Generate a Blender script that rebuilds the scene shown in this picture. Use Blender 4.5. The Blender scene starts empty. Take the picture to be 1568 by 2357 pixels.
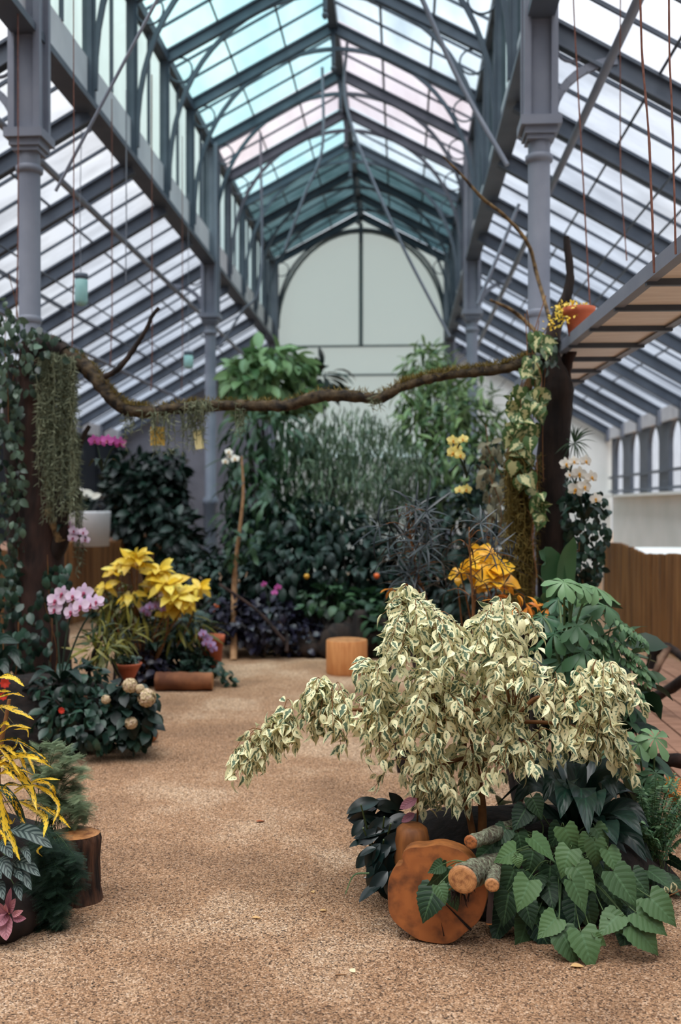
import bpy, math, random
import numpy as np
from mathutils import Vector, Matrix, Euler

# ------------------------------------------------------------------ scene, camera, light
SC = bpy.context.scene
COL = SC.collection
random.seed(7)
RNG = np.random.default_rng(11)
F_PX = 2287.0
CAM_P = Vector((0.0, 0.0, 1.5))
cam_d = bpy.data.cameras.new('camera')
cam = bpy.data.objects.new('camera', cam_d)
COL.objects.link(cam)
cam.location = CAM_P
CAM_E = Euler((math.radians(90 - 0.335), 0, math.radians(3.6)), 'XYZ')
cam.rotation_euler = CAM_E
cam_d.sensor_fit = 'VERTICAL'
cam_d.sensor_height = 36.0
cam_d.lens = 36.0 * F_PX / 2357.0
cam_d.clip_start = 0.05
cam_d.clip_end = 300
cam_d.dof.use_dof = True
cam_d.dof.focus_distance = 3.6
cam_d.dof.aperture_fstop = 2.1
SC.camera = cam

SC.view_settings.view_transform = 'Standard'
SC.view_settings.look = 'None'
SC.view_settings.gamma = 1.0
SC.view_settings.use_curve_mapping = False
SC.view_settings.exposure = 0.0
try:
    SC.cycles.use_denoising = True
    SC.cycles.transparent_max_bounces = 24
    SC.cycles.max_bounces = 8
    SC.cycles.sample_clamp_indirect = 6.0
except Exception:
    pass

SKY_STRENGTH = 1.35
SUN_STRENGTH = 5.5
world = bpy.data.worlds.new('overcast_sky')
SC.world = world
world.use_nodes = True
wn = world.node_tree
wn.nodes.clear()
w_out = wn.nodes.new('ShaderNodeOutputWorld')
w_bg = wn.nodes.new('ShaderNodeBackground')
w_tc = wn.nodes.new('ShaderNodeTexCoord')
w_no = wn.nodes.new('ShaderNodeTexNoise')
w_no.inputs['Scale'].default_value = 2.2
w_no.inputs['Detail'].default_value = 4
w_rp = wn.nodes.new('ShaderNodeValToRGB')
w_rp.color_ramp.elements[0].position = 0.35
w_rp.color_ramp.elements[0].color = (0.70, 0.78, 0.90, 1)
w_rp.color_ramp.elements[1].position = 0.62
w_rp.color_ramp.elements[1].color = (1.0, 1.0, 1.0, 1)
wn.links.new(w_tc.outputs['Generated'], w_no.inputs['Vector'])
wn.links.new(w_no.outputs['Fac'], w_rp.inputs['Fac'])
wn.links.new(w_rp.outputs['Color'], w_bg.inputs['Color'])
# an overcast sky: the zenith about three times as bright as the horizon
w_sp = wn.nodes.new('ShaderNodeSeparateXYZ')
w_mr = wn.nodes.new('ShaderNodeMapRange')
w_mr.inputs['From Min'].default_value = 0.0; w_mr.inputs['From Max'].default_value = 1.0
w_mr.inputs['To Min'].default_value = 0.62 * SKY_STRENGTH; w_mr.inputs['To Max'].default_value = 1.9 * SKY_STRENGTH
wn.links.new(w_tc.outputs['Generated'], w_sp.inputs[0])
wn.links.new(w_sp.outputs[2], w_mr.inputs['Value'])
wn.links.new(w_mr.outputs[0], w_bg.inputs['Strength'])
wn.links.new(w_bg.outputs[0], w_out.inputs['Surface'])

sun_d = bpy.data.lights.new('veiled_sun', 'SUN')
sun_d.energy = SUN_STRENGTH
sun_d.angle = math.radians(50)
sun_d.color = (1.0, 0.975, 0.94)
sun = bpy.data.objects.new('veiled_sun', sun_d)
COL.objects.link(sun)
sun.location = (0, -4, 12)
sun.rotation_euler = Euler((math.radians(17), math.radians(-8), 0), 'XYZ')   # high, a little behind the camera

# ------------------------------------------------------------------ camera maths: pixels of the photograph -> places
RM = CAM_E.to_matrix()
R_ = RM @ Vector((1, 0, 0)); U_ = RM @ Vector((0, 1, 0)); T_ = RM @ Vector((0, 0, 1))


def ray(px, py):
    return RM @ Vector(((px - 784.0) / F_PX, -(py - 1178.5) / F_PX, -1.0))


def at(px, py, Y):
    d = ray(px, py)
    return CAM_P + d * (Y / d.y)


def gnd(px, py, z=0.0):
    d = ray(px, py)
    return CAM_P + d * ((z - CAM_P.z) / d.z)


def mpp(Y):
    return Y / F_PX


# ------------------------------------------------------------------ mesh collector
def nrm(a):
    return a / np.maximum(np.linalg.norm(a, axis=-1, keepdims=True), 1e-9)


class Geo:
    def __init__(s):
        s.v = []; s.uv = []; s.rn = []; s.f = []; s.m = []; s.n = 0

    def add(s, v, faces, mat=0, uv=None, rnd=0.5):
        v = np.asarray(v, float).reshape(-1, 3)
        k = len(v)
        s.v.append(v)
        s.uv.append(np.zeros((k, 2)) if uv is None else np.asarray(uv, float).reshape(-1, 2))
        s.rn.append(np.full(k, rnd) if np.isscalar(rnd) else np.asarray(rnd, float))
        if isinstance(faces, np.ndarray):
            faces = [faces]
        else:
            by = {}
            for f in faces:
                by.setdefault(len(f), []).append(f)
            faces = [np.array(x) for x in by.values()]
        for fa in faces:
            s.f.append(fa + s.n)
            s.m.append(np.full(len(fa), mat))
        s.n += k
        return s

    def build(s, name, mats, parent=None, smooth=True):
        me = bpy.data.meshes.new(name)
        if s.n:
            V = np.concatenate(s.v); UV = np.concatenate(s.uv); RN = np.concatenate(s.rn)
            loops = np.concatenate([f.ravel() for f in s.f]).astype(np.int32)
            tot = np.concatenate([np.full(len(f), f.shape[1]) for f in s.f]).astype(np.int32)
            start = np.concatenate([[0], np.cumsum(tot)[:-1]]).astype(np.int32)
            me.vertices.add(len(V)); me.vertices.foreach_set('co', V.ravel())
            me.loops.add(len(loops)); me.loops.foreach_set('vertex_index', loops)
            me.polygons.add(len(tot)); me.polygons.foreach_set('loop_start', start)
            me.polygons.foreach_set('loop_total', tot)
            me.polygons.foreach_set('material_index', np.concatenate(s.m).astype(np.int32))
            me.polygons.foreach_set('use_smooth', np.full(len(tot), smooth))
            ul = me.uv_layers.new(name='UVMap')
            ul.data.foreach_set('uv', UV[loops].ravel().astype(np.float32))
            at_ = me.attributes.new('rnd', 'FLOAT', 'POINT')
            at_.data.foreach_set('value', RN.astype(np.float32))
            me.update(); me.validate()
        if not isinstance(mats, (list, tuple)):
            mats = [mats]
        for m in mats:
            me.materials.append(m)
        o = bpy.data.objects.new(name, me)
        COL.objects.link(o)
        if parent is not None:
            o.parent = parent
            o.matrix_parent_inverse = parent.matrix_world.inverted() if False else Matrix.Translation(-parent.location)
        return o

    # ---- shapes
    def box(s, c, size, rot=None, mat=0, rnd=0.5):
        c = np.array(c); h = np.array(size) / 2
        v = np.array([[x, y, z] for x in (-1, 1) for y in (-1, 1) for z in (-1, 1)], float) * h
        if rot is not None:
            v = v @ np.array(rot.to_3x3() if isinstance(rot, Matrix) else rot).T
        return s.add(v + c, [[0, 1, 3, 2], [4, 6, 7, 5], [0, 4, 5, 1], [2, 3, 7, 6], [0, 2, 6, 4], [1, 5, 7, 3]], mat, rnd=rnd)

    def beam(s, p0, p1, w, h, mat=0, up=(0, 0, 1), flange=0):
        """a straight bar of section w (across) x h (along up); flange adds an I-section's two plates"""
        p0 = np.array(p0, float); p1 = np.array(p1, float)
        d = nrm(p1 - p0); up = np.array(up, float)
        x = np.cross(d, up); x = nrm(x); z = np.cross(x, d)

        def one(ww, hh, off):
            v = [p + x * a * ww / 2 + z * (b * hh / 2 + off) for p in (p0, p1) for a in (-1, 1) for b in (-1, 1)]
            s.add(v, [[0, 1, 3, 2], [4, 6, 7, 5], [0, 4, 5, 1], [2, 3, 7, 6], [0, 2, 6, 4], [1, 5, 7, 3]], mat)
        if flange:
            one(w * 0.3, h, 0)
            one(w, flange, h / 2 - flange / 2)
            one(w, flange, -h / 2 + flange / 2)
        else:
            one(w, h, 0)
        return s

    def tube(s, pts, rad, n=8, mat=0, cap=True, rough=0.0, rnd=0.5, sub=0, endmat=None):
        pts = np.array([tuple(p) for p in pts], float)
        rad = np.array([rad] * len(pts) if np.isscalar(rad) else rad, float)
        if sub:
            pts, rad = smooth_path(pts, rad, sub)
        m = len(pts)
        t = np.zeros_like(pts)
        t[1:-1] = pts[2:] - pts[:-2]; t[0] = pts[1] - pts[0]; t[-1] = pts[-1] - pts[-2]
        t = nrm(t)
        ref = np.array([0, 0, 1.0]) if abs(t[0][2]) < 0.9 else np.array([1.0, 0, 0])
        a = nrm(np.cross(t[0], ref))
        A = np.zeros_like(pts); A[0] = a
        for i in range(1, m):
            a = a - t[i] * np.dot(a, t[i]); a = nrm(a); A[i] = a
        B = np.cross(t, A)
        th = np.arange(n) * 2 * math.pi / n
        r = rad[:, None] * np.ones((m, n))
        if rough:
            r = r * (1 + rough * (RNG.random((m, n)) - 0.5) * 2)
        V = pts[:, None, :] + r[:, :, None] * (np.cos(th)[None, :, None] * A[:, None, :] + np.sin(th)[None, :, None] * B[:, None, :])
        L = np.concatenate([[0], np.cumsum(np.linalg.norm(np.diff(pts, axis=0), axis=1))])
        uv = np.stack(np.broadcast_arrays(th[None, :] / (2 * math.pi), L[:, None]), -1)
        i, j = np.meshgrid(np.arange(m - 1), np.arange(n), indexing='ij')
        q = np.stack([i * n + j, i * n + (j + 1) % n, (i + 1) * n + (j + 1) % n, (i + 1) * n + j], -1).reshape(-1, 4)
        s.add(V.reshape(-1, 3), q, mat, uv.reshape(-1, 2), rnd)
        if cap:
            em = mat if endmat is None else endmat
            for k, fl in ((0, 1), (m - 1, 0)):
                ring = V[k]
                c = ring.mean(0)
                vv = np.concatenate([ring, [c]])
                fc = [[(x + 1) % n, x, n] if fl else [x, (x + 1) % n, n] for x in range(n)]
                uvc = np.concatenate([np.stack([np.cos(th), np.sin(th)], -1) * 0.5 + 0.5, [[0.5, 0.5]]])
                s.add(vv, fc, em, uvc, rnd)
        return s

    def lathe(s, c, prof, n=24, mat=0, axis=None, wob=0.0, ridge=0.0):
        """prof: [(r, z)...] turned about the vertical through c (or a matrix axis)"""
        c = np.array(c, float)
        th = np.arange(n) * 2 * math.pi / n
        wv = 1 + wob * (np.sin(th * 2 + 1) * 0.5 + np.sin(th * 3 + 2) * 0.35 + np.sin(th * 5) * 0.2)
        V = np.array([[[r * w * math.cos(t), r * w * math.sin(t), z] for t, w in zip(th, wv)] for r, z in prof])
        if ridge:
            k = 1 + ridge * (RNG.random((1, n)) - .5) * 2 + ridge * .5 * (RNG.random((len(prof), n)) - .5)
            V[:, :, :2] *= k[:, :, None]
        V = V.reshape(-1, 3)
        if axis is not None:
            V = V @ np.array(axis).T
        m = len(prof)
        i, j = np.meshgrid(np.arange(m - 1), np.arange(n), indexing='ij')
        q = np.stack([i * n + j, i * n + (j + 1) % n, (i + 1) * n + (j + 1) % n, (i + 1) * n + j], -1).reshape(-1, 4)
        uv = np.array([[k / n, a / max(m - 1, 1)] for a in range(m) for k in range(n)])
        return s.add(V + c, q, mat, uv)

    def blob(s, c, r, n=16, m=10, noise=0.15, mat=0, flat=None, rnd=0.5):
        c = np.array(c, float); r = np.array(r, float) * np.ones(3)
        ph = RNG.random(6) * 6.28
        V = []
        for i in range(m + 1):
            la = math.pi * i / m
            for j in range(n):
                lo = 2 * math.pi * j / n
                d = np.array([math.sin(la) * math.cos(lo), math.sin(la) * math.sin(lo), math.cos(la)])
                k = 1 + noise * (math.sin(3 * d[0] + ph[0]) * math.sin(4 * d[1] + ph[1]) + 0.6 * math.sin(7 * d[2] + ph[2] + 5 * d[0]) * math.cos(6 * d[1] + ph[3]))
                p = d * r * k
                if flat is not None and p[2] + c[2] < flat:
                    p[2] = flat - c[2]
                V.append(p + c)
        q = [[i * n + j, (i + 1) * n + j, (i + 1) * n + (j + 1) % n, i * n + (j + 1) % n] for i in range(m) for j in range(n)]
        return s.add(V, q, mat, rnd=rnd)

    def leaves(s, T, O, D, N, S, rnd=None, mat=0):
        """many copies of leaf template(s) T: origin O, axis D, face normal N, length S"""
        O = np.asarray(O, float).reshape(-1, 3); k = len(O)
        if k == 0:
            return s
        D = nrm(np.asarray(D, float).reshape(-1, 3)); N = np.asarray(N, float).reshape(-1, 3)
        X = nrm(np.cross(D, N)); Z = np.cross(X, D)
        S = np.ones(k) * S
        rnd = RNG.random(k) if rnd is None else np.ones(k) * rnd
        Ts = T if isinstance(T, list) else [T]
        pick = RNG.integers(0, len(Ts), k)
        for ti, t in enumerate(Ts):
            ix = np.nonzero(pick == ti)[0]
            if not len(ix):
                continue
            P, UV, Q = t
            nv = len(P)
            W = O[ix][:, None] + S[ix][:, None, None] * (P[None, :, 0:1] * X[ix][:, None] + P[None, :, 1:2] * D[ix][:, None] + P[None, :, 2:3] * Z[ix][:, None])
            f = (Q[None] + (np.arange(len(ix)) * nv)[:, None, None]).reshape(-1, 4)
            s.add(W.reshape(-1, 3), f, mat, np.tile(UV, (len(ix), 1)), np.repeat(rnd[ix], nv))
        return s

    def ribbon(s, pts, width, prof='lance', n=14, nu=4, fold=0.12, wave=0.0, mat=0, face=None, rnd=0.5, twist=0.0):
        """a long leaf along a curved path"""
        P, _ = smooth_path(np.array([tuple(p) for p in pts], float), np.ones(len(pts)), max(2, n // (len(pts) - 1)))
        m = len(P)
        t = np.gradient(P, axis=0); t = nrm(t)
        face = np.array(face if face is not None else (T_ * 0.8 + Vector((0, 0, .6))), float)
        V = []; UV = []
        ph = RNG.random() * 6.28
        for i in range(m):
            v = i / (m - 1)
            x = nrm(np.cross(t[i], face)); z = np.cross(x, t[i])
            if twist:
                a = twist * v; x, z = x * math.cos(a) + z * math.sin(a), z * math.cos(a) - x * math.sin(a)
            w = width * float(np.interp(v, *PROF[prof]))
            for j in range(nu + 1):
                u = j / nu; q = (u - .5)
                zz = fold * abs(q) * w * 2 + wave * w * math.sin(v * 17 + ph + (2 if q > 0 else 0)) * abs(q) * 2
                V.append(P[i] + x * q * w + z * zz); UV.append((u, v))
        q = [[i * (nu + 1) + j, i * (nu + 1) + j + 1, (i + 1) * (nu + 1) + j + 1, (i + 1) * (nu + 1) + j] for i in range(m - 1) for j in range(nu)]
        return s.add(V, q, mat, UV, rnd)


def smooth_path(pts, rad, sub):
    """Catmull-Rom through the points"""
    pts = np.asarray(pts, float); rad = np.asarray(rad, float)
    P = np.vstack([2 * pts[0] - pts[1], pts, 2 * pts[-1] - pts[-2]])
    out = []; ro = []
    for i in range(len(pts) - 1):
        p0, p1, p2, p3 = P[i:i + 4]
        for k in range(sub):
            t = k / sub
            out.append(0.5 * (2 * p1 + (p2 - p0) * t + (2 * p0 - 5 * p1 + 4 * p2 - p3) * t * t + (3 * p1 - p0 - 3 * p2 + p3) * t ** 3))
            ro.append(rad[i] * (1 - t) + rad[i + 1] * t)
    out.append(pts[-1]); ro.append(rad[-1])
    return np.array(out), np.array(ro)


PROF = {
    'ficus': ([0, .06, .15, .3, .45, .6, .74, .85, .93, 1], [.02, .35, .72, .97, 1, .84, .52, .24, .1, 0]),
    'oval': ([0, .1, .3, .5, .7, .9, 1], [.05, .5, .95, 1, .85, .4, 0]),
    'lance': ([0, .1, .25, .45, .65, .85, 1], [.12, .45, .85, 1, .8, .4, 0]),
    'strap': ([0, .08, .3, .6, .85, .95, 1], [.3, .6, 1, .95, .6, .3, 0]),
    'heart': ([0, .06, .16, .3, .45, .6, .75, .88, 1], [.62, .9, 1, .97, .84, .62, .38, .16, 0]),
    'obov': ([0, .2, .4, .6, .76, .9, .97, 1], [.08, .28, .55, .86, 1, .82, .5, .15]),
    'petal': ([0, .15, .4, .65, .85, 1], [.18, .65, 1, .98, .7, .15]),
    'needle': ([0, .3, .7, 1], [.5, 1, .7, 0]),
    'crotonw': ([0, .1, .3, .5, .7, .9, 1], [.15, .5, .8, 1, .9, .5, .05]),
}


def leafT(prof='oval', W=.45, nv=6, nu=2, curl=.6, fold=.15, teeth=0.0, lobe=0.0, side=0.0, wave=0.0):
    """template: base at the origin, along +y, face +z; u across (0..1), v along (0..1)"""
    xs, ys = PROF[prof]
    vs = np.linspace(0, 1, nv + 1)
    th = curl * vs
    dy = np.cos(th); dz = -np.sin(th)
    y = np.concatenate([[0], np.cumsum((dy[1:] + dy[:-1]) / 2) / nv])
    z = np.concatenate([[0], np.cumsum((dz[1:] + dz[:-1]) / 2) / nv])
    P = []; UV = []
    for i, v in enumerate(vs):
        w = W * float(np.interp(v, xs, ys))
        if teeth and 0 < i < nv:
            w *= 1 + teeth * (1 if i % 2 else -1)
        for j in range(nu + 1):
            u = j / nu
            q = (u - .5) * 2
            yy = y[i]
            if lobe and v < .3:
                yy -= lobe * abs(q) * (1 - v / .3)
            P.append((q * w / 2 + side * v * v, yy, z[i] + fold * abs(q) * w + wave * math.sin(v * 9 + q * 2) * abs(q) * W))
            UV.append((u, v))
    Q = [[i * (nu + 1) + j, i * (nu + 1) + j + 1, (i + 1) * (nu + 1) + j + 1, (i + 1) * (nu + 1) + j] for i in range(nv) for j in range(nu)]
    return np.array(P, float), np.array(UV, float), np.array(Q)


# ------------------------------------------------------------------ naming
def tag(o, label=None, cat=None, group=None, kind=None):
    if label: o['label'] = label
    if cat: o['category'] = cat
    if group: o['group'] = group
    if kind: o['kind'] = kind
    return o


def thing(name, label, cat, loc=(0, 0, 0), group=None):
    o = bpy.data.objects.new(name, None)
    o.empty_display_size = .1
    o.location = Vector(loc)
    COL.objects.link(o)
    return tag(o, label, cat, group)


ORD = ['first', 'second', 'third', 'fourth', 'fifth', 'sixth', 'seventh', 'eighth', 'ninth', 'tenth', 'eleventh', 'twelfth',
       'thirteenth', 'fourteenth', 'fifteenth', 'sixteenth', 'seventeenth', 'eighteenth', 'nineteenth', 'twentieth']


# ------------------------------------------------------------------ materials
def new_mat(name):
    m = bpy.data.materials.new(name); m.use_nodes = True
    nt = m.node_tree; nt.nodes.clear()
    out = nt.nodes.new('ShaderNodeOutputMaterial')
    return m, nt, out


def N(nt, kind, **kw):
    n = nt.nodes.new('ShaderNode' + kind)
    for k, v in kw.items():
        if hasattr(n, k) and k not in n.inputs:
            setattr(n, k, v)
        else:
            n.inputs[k].default_value = v
    return n


def ramp(nt, stops):
    r = nt.nodes.new('ShaderNodeValToRGB')
    e = r.color_ramp.elements
    while len(e) < len(stops):
        e.new(.5)
    for k, (p, c) in enumerate(stops):
        e[k].position = p; e[k].color = (*c, 1) if len(c) == 3 else c
    return r


def mixc(nt, fac, a, b):
    m = nt.nodes.new('ShaderNodeMix'); m.data_type = 'RGBA'
    for sock, val in ((m.inputs[0], fac), (m.inputs[6], a), (m.inputs[7], b)):
        if hasattr(val, 'is_output') or isinstance(val, bpy.types.NodeSocket):
            nt.links.new(val, sock)
        elif isinstance(val, (int, float)):
            sock.default_value = val
        else:
            sock.default_value = (*val, 1)
    return m.outputs[2]


def math_(nt, op, a, b=None, clamp=False):
    m = nt.nodes.new('ShaderNodeMath'); m.operation = op; m.use_clamp = clamp
    for k, val in enumerate((a, b)):
        if val is None: continue
        if isinstance(val, bpy.types.NodeSocket): nt.links.new(val, m.inputs[k])
        else: m.inputs[k].default_value = val
    return m.outputs[0]


def S(r, g, b):
    """an sRGB 0-255 colour as linear"""
    f = lambda c: (c / 255 / 12.92) if c / 255 <= .04045 else ((c / 255 + .055) / 1.055) ** 2.4
    return (f(r), f(g), f(b))


def surf(name, c1, c2=None, scale=8, rough=.6, metal=0.0, bump=0.0, stretch=None, detail=5, lo=.35, hi=.65, coord='Object', bscale=None, spec=.4):
    m, nt, out = new_mat(name)
    p = N(nt, 'BsdfPrincipled'); p.inputs['Roughness'].default_value = rough; p.inputs['Metallic'].default_value = metal
    p.inputs['Specular IOR Level'].default_value = spec
    nt.links.new(p.outputs[0], out.inputs[0])
    if c2 is None and not bump:
        p.inputs['Base Color'].default_value = (*c1, 1)
        return m
    tc = N(nt, 'TexCoord'); mp = N(nt, 'Mapping')
    if stretch: mp.inputs['Scale'].default_value = stretch
    nt.links.new(tc.outputs[coord], mp.inputs[0])
    no = N(nt, 'TexNoise'); no.inputs['Scale'].default_value = scale; no.inputs['Detail'].default_value = detail
    nt.links.new(mp.outputs[0], no.inputs['Vector'])
    r = ramp(nt, [(lo, c1), (hi, c2 or c1)])
    nt.links.new(no.outputs['Fac'], r.inputs[0]); nt.links.new(r.outputs[0], p.inputs['Base Color'])
    if bump:
        b = N(nt, 'Bump'); b.inputs['Strength'].default_value = bump; b.inputs['Distance'].default_value = .02
        src = no
        if bscale:
            src = N(nt, 'TexNoise'); src.inputs['Scale'].default_value = bscale; src.inputs['Detail'].default_value = 6
            nt.links.new(mp.outputs[0], src.inputs['Vector'])
        nt.links.new(src.outputs['Fac'], b.inputs['Height']); nt.links.new(b.outputs[0], p.inputs['Normal'])
    return m


def leafm(name, c1, c2, pattern=None, vc=None, rough=.42, trans=.22, amount=.5, vein=None, spec=.4, nscale=22):
    """leaf skin: c1..c2 from leaf to leaf; pattern margin / blotch / chevron / spots in colour vc"""
    m, nt, out = new_mat(name)
    p = N(nt, 'BsdfPrincipled'); p.inputs['Roughness'].default_value = rough
    p.inputs['Specular IOR Level'].default_value = spec
    a = N(nt, 'Attribute'); a.attribute_name = 'rnd'
    col = mixc(nt, a.outputs['Fac'], c1, c2)
    uv = N(nt, 'UVMap'); sp = N(nt, 'SeparateXYZ'); nt.links.new(uv.outputs[0], sp.inputs[0])
    q = math_(nt, 'ABSOLUTE', math_(nt, 'SUBTRACT', math_(nt, 'MULTIPLY', sp.outputs[0], 2.0), 1.0))
    if pattern:
        off = N(nt, 'CombineXYZ')
        nt.links.new(math_(nt, 'MULTIPLY', a.outputs['Fac'], 37.0), off.inputs[2])
        nt.links.new(math_(nt, 'MULTIPLY', sp.outputs[0], 1.0), off.inputs[0])
        nt.links.new(math_(nt, 'MULTIPLY', sp.outputs[1], 2.2), off.inputs[1])
        no = N(nt, 'TexNoise'); no.inputs['Scale'].default_value = nscale / 8; no.inputs['Detail'].default_value = 2
        nt.links.new(off.outputs[0], no.inputs['Vector'])
        nz = math_(nt, 'SUBTRACT', no.outputs['Fac'], .5)
        if pattern == 'margin':
            # green heart shrinks or grows from leaf to leaf
            e = math_(nt, 'ADD', q, math_(nt, 'MULTIPLY', nz, 1.7))
            e = math_(nt, 'ADD', e, math_(nt, 'MULTIPLY', math_(nt, 'SUBTRACT', a.outputs['Fac'], .5), .55))
            f = math_(nt, 'MULTIPLY', math_(nt, 'SUBTRACT', e, amount), 9.0, True)
        elif pattern == 'blotch':
            f = math_(nt, 'MULTIPLY', math_(nt, 'ADD', nz, amount - .5), 14.0, True)
        elif pattern == 'chevron':
            ph = math_(nt, 'SUBTRACT', math_(nt, 'MULTIPLY', sp.outputs[1], 6.5), math_(nt, 'MULTIPLY', q, 1.7))
            sn = math_(nt, 'SINE', math_(nt, 'MULTIPLY', ph, 6.283))
            f = math_(nt, 'MULTIPLY', math_(nt, 'ADD', sn, amount), 2.2, True)
            f = math_(nt, 'MULTIPLY', f, math_(nt, 'LESS_THAN', q, .9))
            f = math_(nt, 'MULTIPLY', f, math_(nt, 'GREATER_THAN', q, .05))
        elif pattern == 'spots':
            e = math_(nt, 'ADD', nz, math_(nt, 'MULTIPLY', math_(nt, 'SUBTRACT', q, .55), .22))
            e = math_(nt, 'ADD', e, math_(nt, 'MULTIPLY', math_(nt, 'SUBTRACT', .38, a.outputs['Fac'], True), .42))
            f = math_(nt, 'MULTIPLY', math_(nt, 'SUBTRACT', e, amount - .5), 26.0, True)
        col = mixc(nt, f, col, vc)
    if vein is not None:
        f = math_(nt, 'LESS_THAN', q, .07)
        rb = math_(nt, 'SUBTRACT', math_(nt, 'MULTIPLY', sp.outputs[1], 7.0), math_(nt, 'MULTIPLY', q, 1.6))
        rb = math_(nt, 'ABSOLUTE', math_(nt, 'SUBTRACT', math_(nt, 'FRACT', rb), .5))
        f2 = math_(nt, 'MULTIPLY', math_(nt, 'LESS_THAN', rb, .06), .7)
        f = math_(nt, 'MAXIMUM', f, f2)
        col = mixc(nt, math_(nt, 'MULTIPLY', f, .6), col, vein)
        bp = N(nt, 'Bump'); bp.inputs['Strength'].default_value = .5; bp.inputs['Distance'].default_value = .004
        nt.links.new(rb, bp.inputs['Height']); nt.links.new(bp.outputs[0], p.inputs['Normal'])
    nt.links.new(col, p.inputs['Base Color'])
    if trans:
        t = N(nt, 'BsdfTranslucent'); nt.links.new(col, t.inputs['Color'])
        mx = N(nt, 'MixShader'); mx.inputs[0].default_value = trans
        nt.links.new(p.outputs[0], mx.inputs[1]); nt.links.new(t.outputs[0], mx.inputs[2])
        nt.links.new(mx.outputs[0], out.inputs[0])
    else:
        nt.links.new(p.outputs[0], out.inputs[0])
    return m


def glassm(name, col, dirt, gloss=.06, scale=1.5, stretch=(1, 1, 1)):
    """thin old glazing: lets tinted daylight through, streaked with dirt"""
    m, nt, out = new_mat(name)
    tc = N(nt, 'TexCoord'); mp = N(nt, 'Mapping'); mp.inputs['Scale'].default_value = stretch
    nt.links.new(tc.outputs['Object'], mp.inputs[0])
    no = N(nt, 'TexNoise'); no.inputs['Scale'].default_value = scale; no.inputs['Detail'].default_value = 6
    nt.links.new(mp.outputs[0], no.inputs[0])
    r = ramp(nt, [(.33, dirt), (.6, col)]); nt.links.new(no.outputs['Fac'], r.inputs[0])
    t = N(nt, 'BsdfTransparent'); nt.links.new(r.outputs[0], t.inputs[0])
    g = N(nt, 'BsdfGlossy'); g.inputs['Roughness'].default_value = .15
    mx = N(nt, 'MixShader'); mx.inputs[0].default_value = gloss
    nt.links.new(t.outputs[0], mx.inputs[1]); nt.links.new(g.outputs[0], mx.inputs[2])
    nt.links.new(mx.outputs[0], out.inputs[0])
    return m


M = {}
M['steel'] = surf('painted_iron', S(108, 114, 128), S(128, 133, 145), scale=3, rough=.5, lo=.3, hi=.7)
M['steel_dark'] = surf('dark_painted_iron', S(66, 75, 88), S(84, 93, 105), scale=3, rough=.5, lo=.3, hi=.7)
M['steel_light'] = surf('pale_painted_boards', S(190, 192, 198), S(210, 212, 216), scale=2, rough=.6)
M['wall'] = surf('white_render', S(228, 233, 230), S(238, 241, 239), scale=1.5, rough=.8)
m_, nt_, out_ = new_mat('frosted_end_glass')
d_ = N(nt_, 'BsdfDiffuse'); d_.inputs[0].default_value = (.62, .72, .70, 1)
t_r = N(nt_, 'BsdfTranslucent'); t_r.inputs[0].default_value = (.60, .74, .74, 1)
x_ = N(nt_, 'MixShader'); x_.inputs[0].default_value = .55
nt_.links.new(d_.outputs[0], x_.inputs[1]); nt_.links.new(t_r.outputs[0], x_.inputs[2]); nt_.links.new(x_.outputs[0], out_.inputs[0])
M['frosted'] = m_
M['wall_grey'] = surf('grey_render', S(140, 140, 148), S(160, 160, 166), scale=1.5, rough=.85)
M['wall_slate'] = surf('slate_render', S(96, 98, 108), S(114, 116, 126), scale=1.5, rough=.85)
M['wall_dark'] = surf('dark_slate_boards', S(24, 32, 42), S(36, 44, 54), scale=2, rough=.7)
M['trim'] = surf('grey_green_trim', S(120, 132, 134), rough=.6)
M['g_teal'] = glassm('turquoise_glazing', (.62, .90, .92), (.44, .75, .78), stretch=(1, .3, 1))
M['g_pale'] = glassm('pale_glazing', (.78, .88, .92), (.5, .6, .65), stretch=(1, .3, 1))
M['g_pink'] = glassm('rosy_glazing', (.86, .78, .80), (.70, .60, .62), stretch=(1, .3, 1))
M['g_aisle'] = glassm('dusty_glazing', (.76, .79, .84), (.54, .56, .60), scale=1.2, stretch=(1, 2, 1))
M['g_clere'] = glassm('mint_glazing', (.52, .64, .62), (.36, .45, .45), scale=1.2, stretch=(1, 1, .3))
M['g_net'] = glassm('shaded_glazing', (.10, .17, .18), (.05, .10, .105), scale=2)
M['g_win'] = glassm('window_glazing', (.95, .95, .97), (.8, .8, .83), scale=2)
M['rust'] = surf('rusty_rope', S(104, 66, 56), S(128, 88, 76), scale=40, rough=.9)
M['wire'] = surf('grey_wire', S(120, 124, 134), rough=.6)
M['bark'] = surf('dark_bark', S(22, 17, 16), S(52, 40, 34), scale=14, rough=.95, bump=.8, stretch=(1, 1, .25))
M['bark_red'] = surf('reddish_bark', S(24, 17, 16), S(62, 42, 35), scale=12, rough=.95, bump=.9, stretch=(1, 1, .25))
M['bark_stump'] = surf('rough_stump_bark', S(30, 21, 18), S(118, 80, 58), scale=9, rough=.95, bump=1.0, stretch=(3, 3, .35), lo=.4, hi=.7, bscale=16)
M['bark_moss'] = surf('mossy_bark', S(40, 30, 22), S(122, 98, 64), scale=16, rough=.95, bump=.9)
M['bark_branch'] = surf('branch_bark', S(26, 22, 19), S(84, 70, 50), scale=18, rough=.95, bump=.9)  # mottled brown bark of the long branch
M['lichen'] = surf('lichen_bark', S(76, 64, 52), S(134, 140, 116), scale=60, rough=.95, bump=.9, lo=.36, hi=.64)
M['soil'] = surf('dark_soil', S(16, 13, 12), S(34, 26, 22), scale=20, rough=1, bump=.8)
M['terra'] = surf('terracotta', S(150, 72, 44), S(176, 92, 60), scale=6, rough=.8)
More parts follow.
